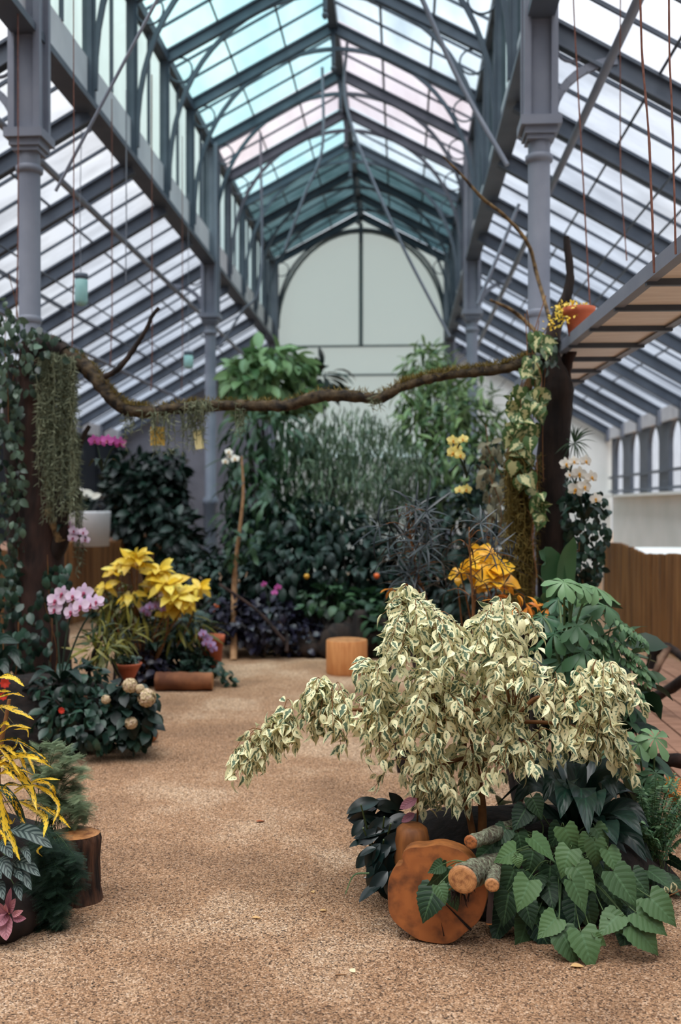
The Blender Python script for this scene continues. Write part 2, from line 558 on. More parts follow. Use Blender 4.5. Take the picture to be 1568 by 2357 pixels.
M['white_pot'] = surf('white_pot', S(214, 214, 216), rough=.5)
M['stem'] = surf('green_stem', S(60, 84, 50), S(84, 104, 62), scale=10, rough=.6)
M['stem_dark'] = surf('dark_flower_stem', S(28, 44, 34), S(44, 62, 46), scale=10, rough=.6)
M['twig'] = surf('brown_twig', S(104, 66, 34), S(134, 90, 50), scale=20, rough=.8)
M['twig_grey'] = surf('tan_stem', S(150, 112, 78), S(176, 138, 100), scale=20, rough=.8)


def wood_end(name, c1, c2, c3, rings=9):
    m, nt, out = new_mat(name)
    p = N(nt, 'BsdfPrincipled'); p.inputs['Roughness'].default_value = .5
    uv = N(nt, 'UVMap'); mp = N(nt, 'Mapping'); mp.inputs['Location'].default_value = (-.5, -.5, 0)
    nt.links.new(uv.outputs[0], mp.inputs[0])
    wv = N(nt, 'TexWave'); wv.wave_type = 'RINGS'; wv.rings_direction = 'Z'
    wv.inputs['Scale'].default_value = rings; wv.inputs['Distortion'].default_value = 2.5; wv.inputs['Detail'].default_value = 3
    nt.links.new(mp.outputs[0], wv.inputs[0])
    no = N(nt, 'TexNoise'); no.inputs['Scale'].default_value = 5.0; no.inputs['Detail'].default_value = 6
    nt.links.new(mp.outputs[0], no.inputs[0])
    a = mixc(nt, math_(nt, 'MULTIPLY', wv.outputs['Fac'], .45), c1, c2)
    r = ramp(nt, [(.44, (0, 0, 0)), (.68, (1, 1, 1))]); nt.links.new(no.outputs['Fac'], r.inputs[0])
    a = mixc(nt, r.outputs[0], a, c3)
    nt.links.new(a, p.inputs['Base Color'])
    nt.links.new(p.outputs[0], out.inputs[0])
    return m


M['cut'] = wood_end('oiled_cut_wood', S(164, 96, 48), S(140, 78, 38), S(84, 48, 27), 2.2)
M['cut_small'] = wood_end('fresh_cut_wood', S(186, 130, 80), S(152, 96, 50), S(118, 70, 38), 5)
M['wood_orange'] = surf('oiled_log', S(112, 66, 30), S(150, 92, 44), scale=5, rough=.6, stretch=(6, 6, 1), bump=.2)
M['wood_stump'] = surf('stump_wood', S(188, 120, 68), S(210, 146, 90), scale=6, rough=.7, stretch=(5, 5, .8))
M['wood_log'] = surf('brown_log', S(94, 56, 36), S(140, 90, 58), scale=8, rough=.85, bump=.5)
M['drift'] = surf('grey_driftwood', S(70, 52, 42), S(132, 104, 84), scale=9, rough=.9, bump=.6)
M['shelf_board'] = surf('pale_shelf_board', S(224, 214, 206), S(236, 228, 220), scale=4, rough=.8, stretch=(1, 6, 6))
M['plank'] = surf('brown_plank', S(128, 92, 72), S(156, 118, 96), scale=4, rough=.8, stretch=(1, 6, 6))


def cane_mat():
    m, nt, out = new_mat('bamboo_canes')
    p = N(nt, 'BsdfPrincipled'); p.inputs['Roughness'].default_value = .6
    tc = N(nt, 'TexCoord'); mp = N(nt, 'Mapping'); mp.inputs['Scale'].default_value = (14, 14, .7)
    nt.links.new(tc.outputs['Object'], mp.inputs[0])
    no = N(nt, 'TexNoise'); no.inputs['Scale'].default_value = 1.6; no.inputs['Detail'].default_value = 4
    nt.links.new(mp.outputs[0], no.inputs[0])
    r = ramp(nt, [(.3, S(84, 54, 28)), (.5, S(130, 86, 44)), (.7, S(158, 112, 66))])
    nt.links.new(no.outputs['Fac'], r.inputs[0]); nt.links.new(r.outputs[0], p.inputs['Base Color'])
    nt.links.new(p.outputs[0], out.inputs[0])
    return m


M['cane'] = cane_mat()


def gravel_mat():
    m, nt, out = new_mat('sandy_gravel')
    p = N(nt, 'BsdfPrincipled'); p.inputs['Roughness'].default_value = .9; p.inputs['Specular IOR Level'].default_value = .2
    tc = N(nt, 'TexCoord')
    vo = N(nt, 'TexVoronoi'); vo.inputs['Scale'].default_value = 195
    nt.links.new(tc.outputs['Object'], vo.inputs['Vector'])
    sp = N(nt, 'SeparateColor'); nt.links.new(vo.outputs['Color'], sp.inputs[0])
    r = ramp(nt, [(0, S(62, 56, 52)), (.13, S(124, 104, 90)), (.5, S(184, 153, 126)), (.82, S(210, 181, 154)), (1, S(236, 218, 202))])
    nt.links.new(sp.outputs[0], r.inputs[0])
    no = N(nt, 'TexNoise'); no.inputs['Scale'].default_value = 1.1; no.inputs['Detail'].default_value = 7; no.inputs['Roughness'].default_value = .62
    nt.links.new(tc.outputs['Object'], no.inputs['Vector'])
    r2 = ramp(nt, [(.38, S(186, 163, 138)), (.5, S(224, 201, 175)), (.6, S(255, 247, 232))])
    nt.links.new(no.outputs['Fac'], r2.inputs[0])
    mm = nt.nodes.new('ShaderNodeMix'); mm.data_type = 'RGBA'; mm.blend_type = 'MULTIPLY'
    mm.inputs[0].default_value = .8
    nt.links.new(r.outputs[0], mm.inputs[6]); nt.links.new(r2.outputs[0], mm.inputs[7])
    no3 = N(nt, 'TexNoise'); no3.inputs['Scale'].default_value = 45; no3.inputs['Detail'].default_value = 4
    nt.links.new(tc.outputs['Object'], no3.inputs['Vector'])
    r3 = ramp(nt, [(.3, (.62, .58, .55)), (.5, (1, 1, 1)), (.72, (1.0, 1.0, 1.0))]); nt.links.new(no3.outputs['Fac'], r3.inputs[0])
    m2 = nt.nodes.new('ShaderNodeMix'); m2.data_type = 'RGBA'; m2.blend_type = 'MULTIPLY'; m2.inputs[0].default_value = .8
    nt.links.new(mm.outputs[2], m2.inputs[6]); nt.links.new(r3.outputs[0], m2.inputs[7])
    nt.links.new(m2.outputs[2], p.inputs['Base Color'])
    b = N(nt, 'Bump'); b.inputs['Strength'].default_value = .9; b.inputs['Distance'].default_value = .006
    nt.links.new(vo.outputs['Distance'], b.inputs['Height']); b.invert = True
    b2 = N(nt, 'Bump'); b2.inputs['Strength'].default_value = .5; b2.inputs['Distance'].default_value = .05
    nt.links.new(no.outputs['Fac'], b2.inputs['Height']); nt.links.new(b2.outputs[0], b.inputs['Normal'])
    nt.links.new(b.outputs[0], p.inputs['Normal'])
    nt.links.new(p.outputs[0], out.inputs[0])
    return m


M['gravel'] = gravel_mat()

# leaves
M['l_ficus'] = leafm('variegated_fig_leaf', S(86, 108, 86), S(130, 148, 114), 'margin', S(236, 231, 186), rough=.5, trans=.16, amount=.215, spec=.25)
M['l_heart'] = leafm('grape_ivy_leaf', S(14, 40, 31), S(86, 116, 70), rough=.5, trans=.12, vein=S(84, 116, 80), spec=.3)
M['l_dark'] = leafm('dark_glossy_leaf', S(8, 24, 24), S(16, 38, 34), rough=.3, trans=.08, spec=.6)
M['l_strap'] = leafm('dark_strap_leaf', S(9, 28, 24), S(22, 50, 38), rough=.38, trans=.08, vein=S(30, 64, 48), spec=.45)
M['l_mid'] = leafm('mid_green_leaf', S(24, 50, 36), S(62, 92, 58), rough=.45)
M['l_light'] = leafm('pale_green_leaf', S(72, 104, 62), S(136, 160, 108), rough=.45, trans=.3)
M['l_bamboo'] = leafm('bamboo_leaf', S(44, 76, 44), S(118, 140, 84), rough=.45)
M['l_scheff'] = leafm('umbrella_leaf', S(52, 92, 62), S(116, 152, 106), rough=.4, trans=.25)
M['l_weep'] = leafm('weeping_leaf', S(52, 74, 58), S(108, 124, 94), rough=.5, trans=.25)
M['l_deep'] = leafm('deep_green_leaf', S(8, 25, 22), S(28, 54, 42), rough=.45, trans=.15)
M['l_purple'] = leafm('purple_black_leaf', S(14, 12, 24), S(38, 36, 56), rough=.4, trans=.05)
M['l_aralia'] = leafm('bronze_narrow_leaf', S(20, 28, 34), S(66, 76, 78), rough=.4, trans=.08)
M['l_croton'] = leafm('yellow_croton_leaf', S(236, 186, 22), S(246, 206, 60), 'spots', S(24, 54, 40), rough=.35, trans=.2, amount=.535, nscale=70)
M['l_yellow'] = leafm('lemon_leaf', S(226, 184, 30), S(240, 220, 98), 'blotch', S(92, 118, 44), rough=.4, trans=.25, amount=.34)
M['l_ygreen'] = leafm('yellow_green_leaf', S(34, 58, 34), S(134, 128, 50), rough=.45)
M['l_orange'] = leafm('orange_croton_leaf', S(176, 88, 24), S(226, 150, 40), rough=.4)
M['l_calathea'] = leafm('striped_leaf', S(20, 40, 40), S(28, 50, 48), 'chevron', S(98, 114, 108), rough=.5, trans=.08, amount=.35)
M['l_pink'] = leafm('pink_veined_leaf', S(150, 96, 112), S(206, 142, 148), rough=.5, vein=S(112, 66, 84))
M['l_fern'] = leafm('feathery_fern', S(96, 118, 88), S(156, 172, 134), rough=.6, trans=.3)
M['l_fern_dark'] = leafm('dark_feathery_fern', S(20, 44, 36), S(50, 80, 58), rough=.6, trans=.25)
M['l_ivy'] = leafm('ivy_leaf', S(12, 34, 29), S(48, 78, 62), rough=.38, trans=.12)
M['l_vivy'] = leafm('grey_ivy_leaf', S(24, 46, 42), S(88, 110, 90), rough=.4, trans=.15)
M['l_pothos'] = leafm('marbled_vine_leaf', S(186, 184, 132), S(206, 204, 156), 'margin', S(72, 100, 54), rough=.45, trans=.2, amount=.30)
M['l_moss'] = leafm('hanging_moss', S(88, 98, 78), S(150, 156, 126), rough=.9, trans=.2)
M['l_moss_y'] = leafm('golden_moss', S(84, 74, 34), S(138, 118, 58), rough=.9, trans=.2)
M['f_lilac'] = leafm('lilac_petal', S(210, 178, 212), S(236, 220, 234), rough=.5, trans=.3)
M['f_magenta'] = leafm('magenta_petal', S(178, 70, 150), S(208, 104, 180), rough=.5, trans=.3)
M['f_white'] = leafm('white_petal', S(236, 232, 216), S(250, 248, 240), rough=.5, trans=.3)
M['f_yellow'] = leafm('yellow_petal', S(226, 206, 98), S(240, 228, 150), rough=.5, trans=.3)
M['f_purple'] = leafm('purple_petal', S(140, 110, 160), S(188, 160, 200), rough=.5, trans=.3)
M['f_cream'] = leafm('cream_floret', S(206, 190, 142), S(224, 200, 176), rough=.6, trans=.3)
M['f_lip'] = surf('orchid_lip', S(150, 60, 90), rough=.5)
M['f_lip_y'] = surf('orchid_lip_yellow', S(206, 150, 50), rough=.5)
M['orange'] = surf('orange_fruit', S(214, 82, 30), S(228, 110, 44), scale=6, rough=.4)
M['red'] = surf('red_flower', S(188, 50, 34), rough=.5)

# ================================================================== THE GREENHOUSE
XL, XR = -2.91, 1.025           # column rows of the nave
XC = (XL + XR) / 2
XOL, XOR = -6.49, 4.6           # outer walls
Y0, BAY = 7.6, 7.3
STEP = BAY / 5
YEND = Y0 + 2 * BAY             # white end wall
K0 = -7
FR = [(k, Y0 + STEP * k) for k in range(K0, 11)]
YA = FR[0][1]
Z_CAP, Z_GUT, Z_SILL, Z_EAVE, Z_RIDGE = 4.34, 5.2, 5.64, 6.95, 7.98
Z_LOW = 3.15                    # aisle eaves
Z_WIN = 1.7


def struct(o, label):
    return tag(o, label, None, None, 'structure')


# floor
g = Geo()
g.add([(-40, -20, 0), (40, -20, 0), (40, 60, 0), (-40, 60, 0)], [[0, 1, 2, 3]])
struct(g.build('floor', M['gravel'], smooth=False), 'sandy tan gravel floor of the greenhouse')


# end wall: one gable across nave and aisles
def aisle_z(x):
    return Z_GUT - (Z_GUT - Z_LOW) * ((XL - x) / (XL - XOL) if x < XC else (x - XR) / (XOR - XR))


g = Geo()


def slab(g, prof, y0, y1):
    n = len(prof)
    v = [(x, y0, z) for x, z in prof] + [(x, y1, z) for x, z in prof]
    g.add(v, [list(range(n)), list(range(2 * n - 1, n - 1, -1))] + [[i, i + n, (i + 1) % n + n, (i + 1) % n] for i in range(n)])


ZF = 2.6      # frosted glass above this height in the nave
gl = Geo()
slab(gl, [(XOL, 0), (XL, 0), (XL, Z_GUT), (XOL, Z_LOW)], YEND + .1, YEND + .3)
struct(gl.build('wall_aisle', M['wall_slate'], smooth=False), 'grey end wall of the shady side aisle')
slab(g, [(XR, 0), (XOR, 0), (XOR, Z_LOW), (XR, Z_GUT)], YEND + .1, YEND + .3)
slab(g, [(XL, 0), (XR, 0), (XR, ZF), (XL, ZF)], YEND + .1, YEND + .3)
o = Geo().add([(XL, YEND + .12, ZF), (XR, YEND + .12, ZF), (XR, YEND + .12, Z_EAVE), (XC, YEND + .12, Z_RIDGE), (XL, YEND + .12, Z_EAVE)], [[0, 1, 2, 3, 4]]).build('window_gable', M['frosted'], smooth=False)
struct(o, 'tall frosted white panel with a rounded top closing the end of the nave')
gf = Geo()  # added wall, out of view, that cuts light from behind the camera
slab(gf, [(XOL, 0), (XOR, 0), (XOR, Z_LOW), (XR, Z_GUT), (XR, Z_EAVE), (XC, Z_RIDGE), (XL, Z_EAVE), (XL, Z_GUT), (XOL, Z_LOW)], YA - .3, YA - .1)
struct(gf.build('wall_light_block', M['wall_grey'], smooth=False), 'unseen grey wall added behind the viewpoint to cut frontal light')
struct(g.build('wall_back', M['wall'], smooth=False), 'white end wall closing the nave and both aisles')
zt1 = at(840, 795, YEND).z; zt2 = at(840, 862, YEND).z
for z, nm in ((zt1, 'upper'), (zt2, 'lower')):
    g = Geo().box((XC, YEND + .085, z), (XR - XL, .03, .045))
    struct(g.build('trim_1' if nm == 'upper' else 'trim_2', M['trim'], smooth=False), 'grey %s rail across the white end wall' % nm)
g = Geo().box((XC, YEND + .085, (zt1 + Z_RIDGE - .15) / 2), (.09, .03, Z_RIDGE - .15 - zt1))
struct(g.build('trim_3', M['trim'], smooth=False), 'grey upright rail in the middle of the white end wall')
g = Geo()
for t in range(24):
    a0, a1 = math.pi * t / 24, math.pi * (t + 1) / 24
    rx = (XR - XL) / 2 - .1
    f = lambda a: (XC - rx * math.cos(a), YEND + .075, 5.5 + 2.15 * math.sin(a))
    g.beam(f(a0), f(a1), .06, .07, up=(0, 1, 0))
struct(g.build('trim_4', M['trim'], smooth=False), 'grey arched rail around the top panel of the end wall')
# outer walls
g = Geo().box(((XOR + .1), (YA + YEND) / 2, Z_WIN / 2), (.2, YEND - YA, Z_WIN))
g.box((XOR - .05, (YA + YEND) / 2, Z_WIN + .02), (.34, YEND - YA, .05))
struct(g.build('wall_right', M['wall'], smooth=False), 'low white rendered outer wall under the arched windows')
g = Geo().box((XOL - .1, (YA + YEND) / 2, Z_LOW / 2), (.2, YEND - YA, Z_LOW))
for k, y in FR:
    g.box((XOL + .03, y, Z_LOW / 2), (.08, .12, Z_LOW))
g.box((XOL + .03, (YA + YEND) / 2, 1.5), (.06, YEND - YA, .1))
struct(g.build('wall_left', M['wall_dark'], smooth=False), 'dark slate outer wall behind the shrubs')

# ---- columns
for side, X in (('left', XL), ('right', XR)):
    for kk, (y, lab) in enumerate(((Y0, 'near'), (Y0 + BAY, 'far'), (YEND - .12, 'end'))):
        L = {('left', 'near'): 'grey iron column rising behind the ivy covered trunk',
             ('right', 'near'): 'grey iron column with square capital behind the dark tree trunk',
             ('left', 'far'): 'slim grey iron column standing beside the broad-leaved shrub',
             ('right', 'far'): 'grey iron column before the end wall, nearest the mossy branch tip',
             ('left', 'end'): 'grey iron column touching the end wall on the shrub side',
             ('right', 'end'): 'grey iron column touching the end wall on the tree trunk side'}[(side, lab)]
        t = thing('iron_column', L, 'column', (X, y, 0), 'iron columns of the nave')
        r = .083
        Geo().lathe((X, y, 0), [(0, 0), (.16, 0), (.16, .08), (.115, .16), (.105, 1.5), (.125, 1.53), (.125, 1.6), (r, 1.66), (r, Z_CAP - .05)], 20).build('shaft', M['steel'], t)
        Geo().lathe((X, y, Z_CAP - .22), [(r, -.035), (r + .02, -.02), (r + .022, .02), (r, .035)], 20).build('collar', M['steel'], t)
        Geo().lathe((X, y, 2.95), [(r, -.03), (r + .008, -.02), (r + .008, .02), (r, .03)], 20).build('joint_ring', M['steel'], t)
        g = Geo().box((X, y, Z_CAP + .03), (.30, .30, .07)).box((X, y, Z_CAP - .03), (.24, .24, .06)).box((X, y, Z_CAP - .075), (.2, .2, .04))
        g.build('capital', M['steel'], t, smooth=False)
        g = Geo().box((X, y, (Z_CAP + .06 + Z_EAVE) / 2), (.17, .17, Z_EAVE - Z_CAP - .06))
        for dx in (-.1, .1):
            for dy in (-.1, .1):
                g.box((X + dx, y + dy, (Z_CAP + .06 + Z_EAVE) / 2), (.05, .05, Z_EAVE - Z_CAP - .06))
        g.build('pilaster', M['steel'], t, smooth=False)
        # bracket curving out under the aisle roof, with its ring
        sg = -1 if side == 'left' else 1
        g = Geo()
        pts = [(X + sg * (.1 + .48 * (1 - math.cos(a))), y, Z_CAP + .08 + .42 * math.sin(a)) for a in np.linspace(0, math.pi / 2, 10)]
        for p, q in zip(pts, pts[1:]):
            g.beam(p, q, .06, .05, up=(0, 1, 0))
        g.build('bracket', M['steel'], t, smooth=False)
        a = np.linspace(0, 2 * math.pi, 20)
        Geo().tube([(X + sg * (.24 + .11 * math.cos(x)), y, Z_CAP + .62 + .11 * math.sin(x)) for x in a], .013, 6).build('ring', M['steel'], t)

# ---- nave roof frames
hw = (XR - XL) / 2


def nth(k):
    return ORD[10 - k] if 10 - k < len(ORD) else 'next'


for k, y in FR:
    t = thing('arched_roof_frame', '%s arched iron frame of the nave roof counted from the white end wall' % nth(k), 'roof frame', (XC, y, Z_EAVE), 'arched iron frames of the nave roof')
    for sg in (-1, 1):
        xe = XC + sg * hw
        Geo().beam((xe, y, Z_EAVE), (XC, y, Z_RIDGE), .075, .15, flange=.022, up=(0, 0, 1)).build('rafter', M['steel_dark'], t, smooth=False)
        g = Geo().box((xe, y, (Z_GUT + Z_EAVE) / 2), (.09, .09, Z_EAVE - Z_GUT)).box((xe - sg * .05, y, (Z_GUT + Z_EAVE) / 2), (.03, .05, Z_EAVE - Z_GUT))
        g.build('post', M['steel_dark'], t, smooth=False)
        a = np.linspace(0, 2 * math.pi, 18)
        cx, cz = xe - sg * .2, Z_EAVE - .14
        Geo().tube([(cx + .15 * math.cos(x), y, cz + .15 * math.sin(x)) for x in a], .013, 6).build('ring', M['steel_dark'], t)
    g = Geo()
    A = np.linspace(0, math.pi, 34)
    zs, bz = Z_GUT + .15, Z_RIDGE - .3 - (Z_GUT + .15)
    pts = [(XC - (hw - .06) * math.cos(x), y, zs + bz * math.sin(x) ** .85) for x in A]
    for p, q in zip(pts, pts[1:]):
        g.beam(p, q, .05, .04, up=(0, 1, 0))
    g.build('arch', M['steel_dark'], t, smooth=False)
    g = Geo().box((XC, y, Z_RIDGE - .26), (.05, .05, .5)).lathe((XC, y, Z_RIDGE - .56), [(0, -.06), (.03, -.03), (.04, 0), (.03, .03)], 10)
    g.build('king_post', M['steel_dark'], t, smooth=False)

# ---- long members
t_ = lambda o, l, c='beam': tag(o, l, c)
t_(Geo().box((XC, (YA + YEND) / 2, Z_RIDGE + .05), (.12, YEND - YA, .16)).build('ridge_beam', M['steel_dark'], smooth=False), 'dark iron ridge beam along the top of the nave roof')
for sg, X, lab in ((-1, XL, 'shrub side'), (1, XR, 'tree trunk side')):
    ym, ly = (YA + YEND) / 2, YEND - YA
    t = thing('gutter_beam', 'pale grey boarded gutter beam over the columns on the %s' % lab, 'beam', (X, ym, Z_GUT), 'gutter beams')
    Geo().box((X + sg * .02, ym, (Z_GUT + Z_SILL) / 2), (.05, ly, Z_SILL - Z_GUT)).build('fascia', M['steel_light'], t, smooth=False)
    Geo().box((X, ym, Z_GUT - .03), (.2, ly, .06)).build('soffit', M['steel_dark'], t, smooth=False)
    t_(Geo().box((X, ym, Z_EAVE + .02), (.12, ly, .12)).build('eaves_beam', M['steel_dark'], smooth=False), 'dark iron eaves beam above the upper windows on the %s' % lab)
    xo = XOL if sg < 0 else XOR
    t = thing('wall_plate', 'grey wall plate beam under the aisle eaves on the %s' % lab, 'beam', (xo, ym, Z_LOW))
    Geo().box((xo - sg * .02, ym, Z_LOW - .06), (.14, ly, .24)).build('plate', M['steel_light'], t, smooth=False)
    for k, y in FR:
        Geo().box((xo - sg * .11, y, Z_LOW - .1), (.06, .2, .26)).build('bracket', M['steel'], t, smooth=False)
    # purlin pipes below the aisle glass
    for f, r, nm in ((.13, .035, 'upper'), (.55, .03, 'lower')):
        x = X + (xo - X) * f
        z = aisle_z(x) - .22
        t_(Geo().tube([(x, YA, z), (x, YEND, z)], r, 10).build('purlin_pipe', M['steel'], None), '%s grey iron pipe running under the aisle glass on the %s' % (nm, lab), 'pipe')
    # opener bar on slanted hangers
    for f in (.3, .36):
        x = X + (xo - X) * f
        z = aisle_z(x) - .5
        t_(Geo().tube([(x, YA, z), (x, YEND, z)], .011, 6).build('opener_rod', M['steel_dark'], None), '%s thin iron rod below the aisle glass on the %s' % ('inner' if f == .3 else 'outer', lab), 'rod')

# ---- aisle rafters
for sg, X, lab in ((-1, XL, 'shrub side'), (1, XR, 'tree trunk side')):
    xo = XOL if sg < 0 else XOR
    for k, y in FR:
        o = Geo().beam((X, y, Z_GUT - .06), (xo, y, Z_LOW - .06), .09, .17, flange=.025).build('aisle_rafter', M['steel_dark'], None, smooth=False)
        tag(o, '%s sloping iron rafter of the aisle on the %s from the end wall' % (nth(k), lab), 'rafter', 'sloping rafters of the side aisles')

# ---- glazing, bay by bay
wi = 0


def bay_glass(P, mat, lab, bars=(3, 1), bar=.022):
    """P: four corners low0, low1, high1, high0 ; a pane with its glazing bars"""
    global wi
    wi += 1
    P = [Vector(p) for p in P]
    g = Geo().add([tuple(p) for p in P], [[0, 1, 2, 3]])
    o = g.build('window_%d' % wi, mat, smooth=False)
    struct(o, lab)
    nb, nc = bars
    nn = (P[1] - P[0]).cross(P[3] - P[0]).normalized()
    g = Geo()
    for i in range(1, nb + 1):
        f = i / (nb + 1)
        a, b = P[0].lerp(P[1], f), P[3].lerp(P[2], f)
        g.beam(a, b, bar, .03, up=nn)
    for i in range(1, nc + 1):
        f = i / (nc + 1)
        a, b = P[0].lerp(P[3], f), P[1].lerp(P[2], f)
        g.beam(a, b, bar, .03, up=nn)
    b = g.build('glazing_bars', M['steel_dark'], o, smooth=False)
    return o


for (k, y), (k1, y1) in zip(FR, FR[1:]):
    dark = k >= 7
    clear = k < 0          # untinted panes added at the near end to brighten the foreground
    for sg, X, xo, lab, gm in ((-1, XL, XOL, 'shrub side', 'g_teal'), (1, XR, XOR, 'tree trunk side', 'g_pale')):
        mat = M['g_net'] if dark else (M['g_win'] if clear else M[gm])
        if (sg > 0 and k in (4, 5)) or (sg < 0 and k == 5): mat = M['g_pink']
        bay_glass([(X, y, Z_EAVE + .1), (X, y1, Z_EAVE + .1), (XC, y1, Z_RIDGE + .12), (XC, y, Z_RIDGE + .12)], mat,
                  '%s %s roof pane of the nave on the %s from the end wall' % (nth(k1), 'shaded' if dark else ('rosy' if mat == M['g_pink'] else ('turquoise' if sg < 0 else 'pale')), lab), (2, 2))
        bay_glass([(X, y, Z_SILL), (X, y1, Z_SILL), (X, y1, Z_EAVE), (X, y, Z_EAVE)], M['g_clere'],
                  '%s tall mint upper window on the %s from the end wall' % (nth(k1), lab), (1, 0), .045)
        bay_glass([(xo, y, Z_LOW + .05), (xo, y1, Z_LOW + .05), (X, y1, Z_GUT + .05), (X, y, Z_GUT + .05)], M['g_win'] if clear else M['g_aisle'],
                  '%s dusty roof pane of the aisle on the %s from the end wall' % (nth(k1), lab), (2, 3))
    # arched windows in the outer wall (tree trunk side)
    wi += 1
    o = Geo().add([(XOR + .05, y, Z_WIN), (XOR + .05, y1, Z_WIN), (XOR + .05, y1, Z_LOW - .1), (XOR + .05, y, Z_LOW - .1)], [[0, 1, 2, 3]]).build('window_%d' % wi, M['g_win'], smooth=False)
    struct(o, '%s arched window of the outer wall from the end wall' % nth(k1))
    g = Geo()
    z0, z1 = Z_WIN, Z_LOW - .12
    for h in range(1):
        a0, a1 = y, y1
        c = (a0 + a1) / 2; w = .40
        inner = [(c - w, z0 + .04)] + [(c - w * math.cos(q), z1 - .46 + .40 * math.sin(q)) for q in np.linspace(0, math.pi, 13)] + [(c + w, z0 + .04)]
        outer = [(a0, z0)] + [(a0 + (a1 - a0) * min(1, max(0, (j - 1) / 10)), z1 if 1 <= j <= 11 else z1 - .3) for j in range(13)] + [(a1, z0)]
        m = len(inner)
        V = [(XOR - .02, yy, zz) for yy, zz in inner] + [(XOR - .02, yy, zz) for yy, zz in outer] + [(XOR + .06, yy, zz) for yy, zz in inner]
        Fq = [[j, j + 1, m + j + 1, m + j] for j in range(m - 1)] + [[j + 1, j, 2 * m + j, 2 * m + j + 1] for j in range(m - 1)]
        g.add(V, Fq)
        for zz in (z0 + .12, z0 + .42):
            g.box((XOR - .06, c, zz), (.05, a1 - a0, .05))
    g.build('window_frame', M['steel_dark'], o, smooth=False)

# ---- hanging rods and wires
RODS = [((800, 255, 13.6), (905, 520, 13.6), (1035, 775, 13.8), .022, 'long slack iron rod hanging under the ridge before the end wall'),
        ((742, 340, 14.5), (700, 450, 14.5), (655, 575, 14.6), .022, 'iron rod slanting down from the ridge towards the upper windows'),
        ((964, -20, 8.6), (1060, 190, 8.6), (1168, 380, 8.4), .022, 'thick iron rod slanting from the nave roof to the near column'),
        ((372, -20, 7.0), (250, 210, 7.0), (128, 440, 7.0), .012, 'long thin iron pole slanting across the upper windows'),
        ((600, 640, 15.5), (555, 720, 15.5), (505, 800, 15.5), .02, 'short iron strut beside the slim far column'),
        ((1195, 470, 9.8), (1150, 580, 9.8), (1100, 700, 9.8), .018, 'iron strut leaning between the two columns near the end wall')]
for a, b, c, r, lab in RODS:
    P = [at(*a), at(*b), at(*c)]
    zr = Z_EAVE + (1 - abs(P[0].x - XC) / hw) * (Z_RIDGE - Z_EAVE) + .05
    if XL < P[0].x < XR and P[0].z < zr and a[2] > 12: P.insert(0, Vector((P[0].x, P[0].y, zr)))
    tag(Geo().tube(P, r, 7, sub=6).build('iron_rod', M['steel'], None), lab, 'rod')
WIRES = [((1320, -10), (1338, 330), (1360, 735), 6.4, 'rust', .005, 'rusty rope holding the shelf beside the terracotta pot'),
         ((1474, -10), (1495, 330), (1506, 628), 4.25, 'rust', .005, 'thick rusty rope holding the shelf at its frame edge'),
         ((1540, -10), (1548, 280), (1556, 585), 4.0, 'rust', .004, 'thin rusty rope nearest the corner above the shelf'),
         ((1428, 250), (1430, 420), (1443, 600), 6.6, 'rust', .004, 'thin rusty wire behind the shelf under the aisle glass'),
         ((170, 560), (168, 690), (166, 815), 6.9, 'rust', .004, 'rusty wire touching the mossy branch beside the glass jar'),
         ((42, 440), (41, 580), (38, 730), 7.2, 'rust', .005, 'rusty wire beside the near column above the ivy'),
         ((258, 690), (257, 760), (254, 840), 9.06, 'rust', .005, 'thin rusty wire before the aisle glass over the bare twig'),
         ((350, 730), (350, 820), (348, 900), 9.06, 'rust', .005, 'thin rusty wire behind the bare twig of the mossy branch'),
         ((420, 730), (420, 800), (418, 900), 10.52, 'rust', .004, 'thin rusty wire beside the slim far column'),
         ((187, 330), (184, 480), (186, 630), 9.06, 'wire', .004, 'grey wire holding the turquoise glass jar'),
         ((291, 490), (290, 570), (290, 650), 9.06, 'wire', .006, 'grey wire hanging free under the aisle glass')]
for a, b, c, Y, mt, r, lab in WIRES:
    P0 = at(*a, Y)
    P = [P0, at(*b, Y), at(*c, Y)]
    top = aisle_z(P0.x) - .06
    if P0.z < top: P.insert(0, Vector((P0.x, P0.y, top)))
    g = Geo().tube(P, r, 6, sub=8, rough=.25)
    tag(g.build('hanging_wire', M[mt], None), lab, 'wire')

# ---- suspended shelf in the aisle
H = 1.0
zs_ = 1.5 + H


def shelf_pt(px, py):
    return gnd(px, py, zs_)


A1 = shelf_pt(1290, 800); B1 = shelf_pt(1320, 890)
dirv = Vector((-.03, 1, 0)).normalized()
acr = Vector((1, .03, 0)).normalized()
a0 = shelf_pt(1505, 633)
wS = (B1 - a0).dot(acr)
shelf = thing('hanging_shelf', 'brown plank shelf in a grey iron frame hung from rusty ropes', 'shelf', a0)
s0 = a0 - dirv * 2.2
LEN = 6.4
for off, nm in ((0, 0), (wS, 1)):
    p = s0 + acr * off
    g = Geo().beam(p + Vector((0, 0, .03)), p + dirv * LEN + Vector((0, 0, .03)), .012, .07).beam(p + acr * (.02 if nm == 0 else -.02), p + dirv * LEN + acr * (.02 if nm == 0 else -.02), .05, .008)
    g.build('frame_rail', M['steel'], shelf, smooth=False)
for i in range(12):
    p = s0 + dirv * (i * .58)
    Geo().beam(p + Vector((0, 0, -.005)), p + acr * wS + Vector((0, 0, -.005)), .03, .03).build('cross_bar', M['steel_dark'], shelf, smooth=False)
    if i < 11:
        c = p + dirv * .29 + acr * wS / 2 + Vector((0, 0, .022))
        g = Geo()
        rot = Matrix.Rotation(math.atan2(dirv.x, dirv.y) * -1, 4, 'Z')
        g.box(c, (wS - .03, .56, .025), rot)
        g.build('board', M['shelf_board'], shelf, smooth=False)
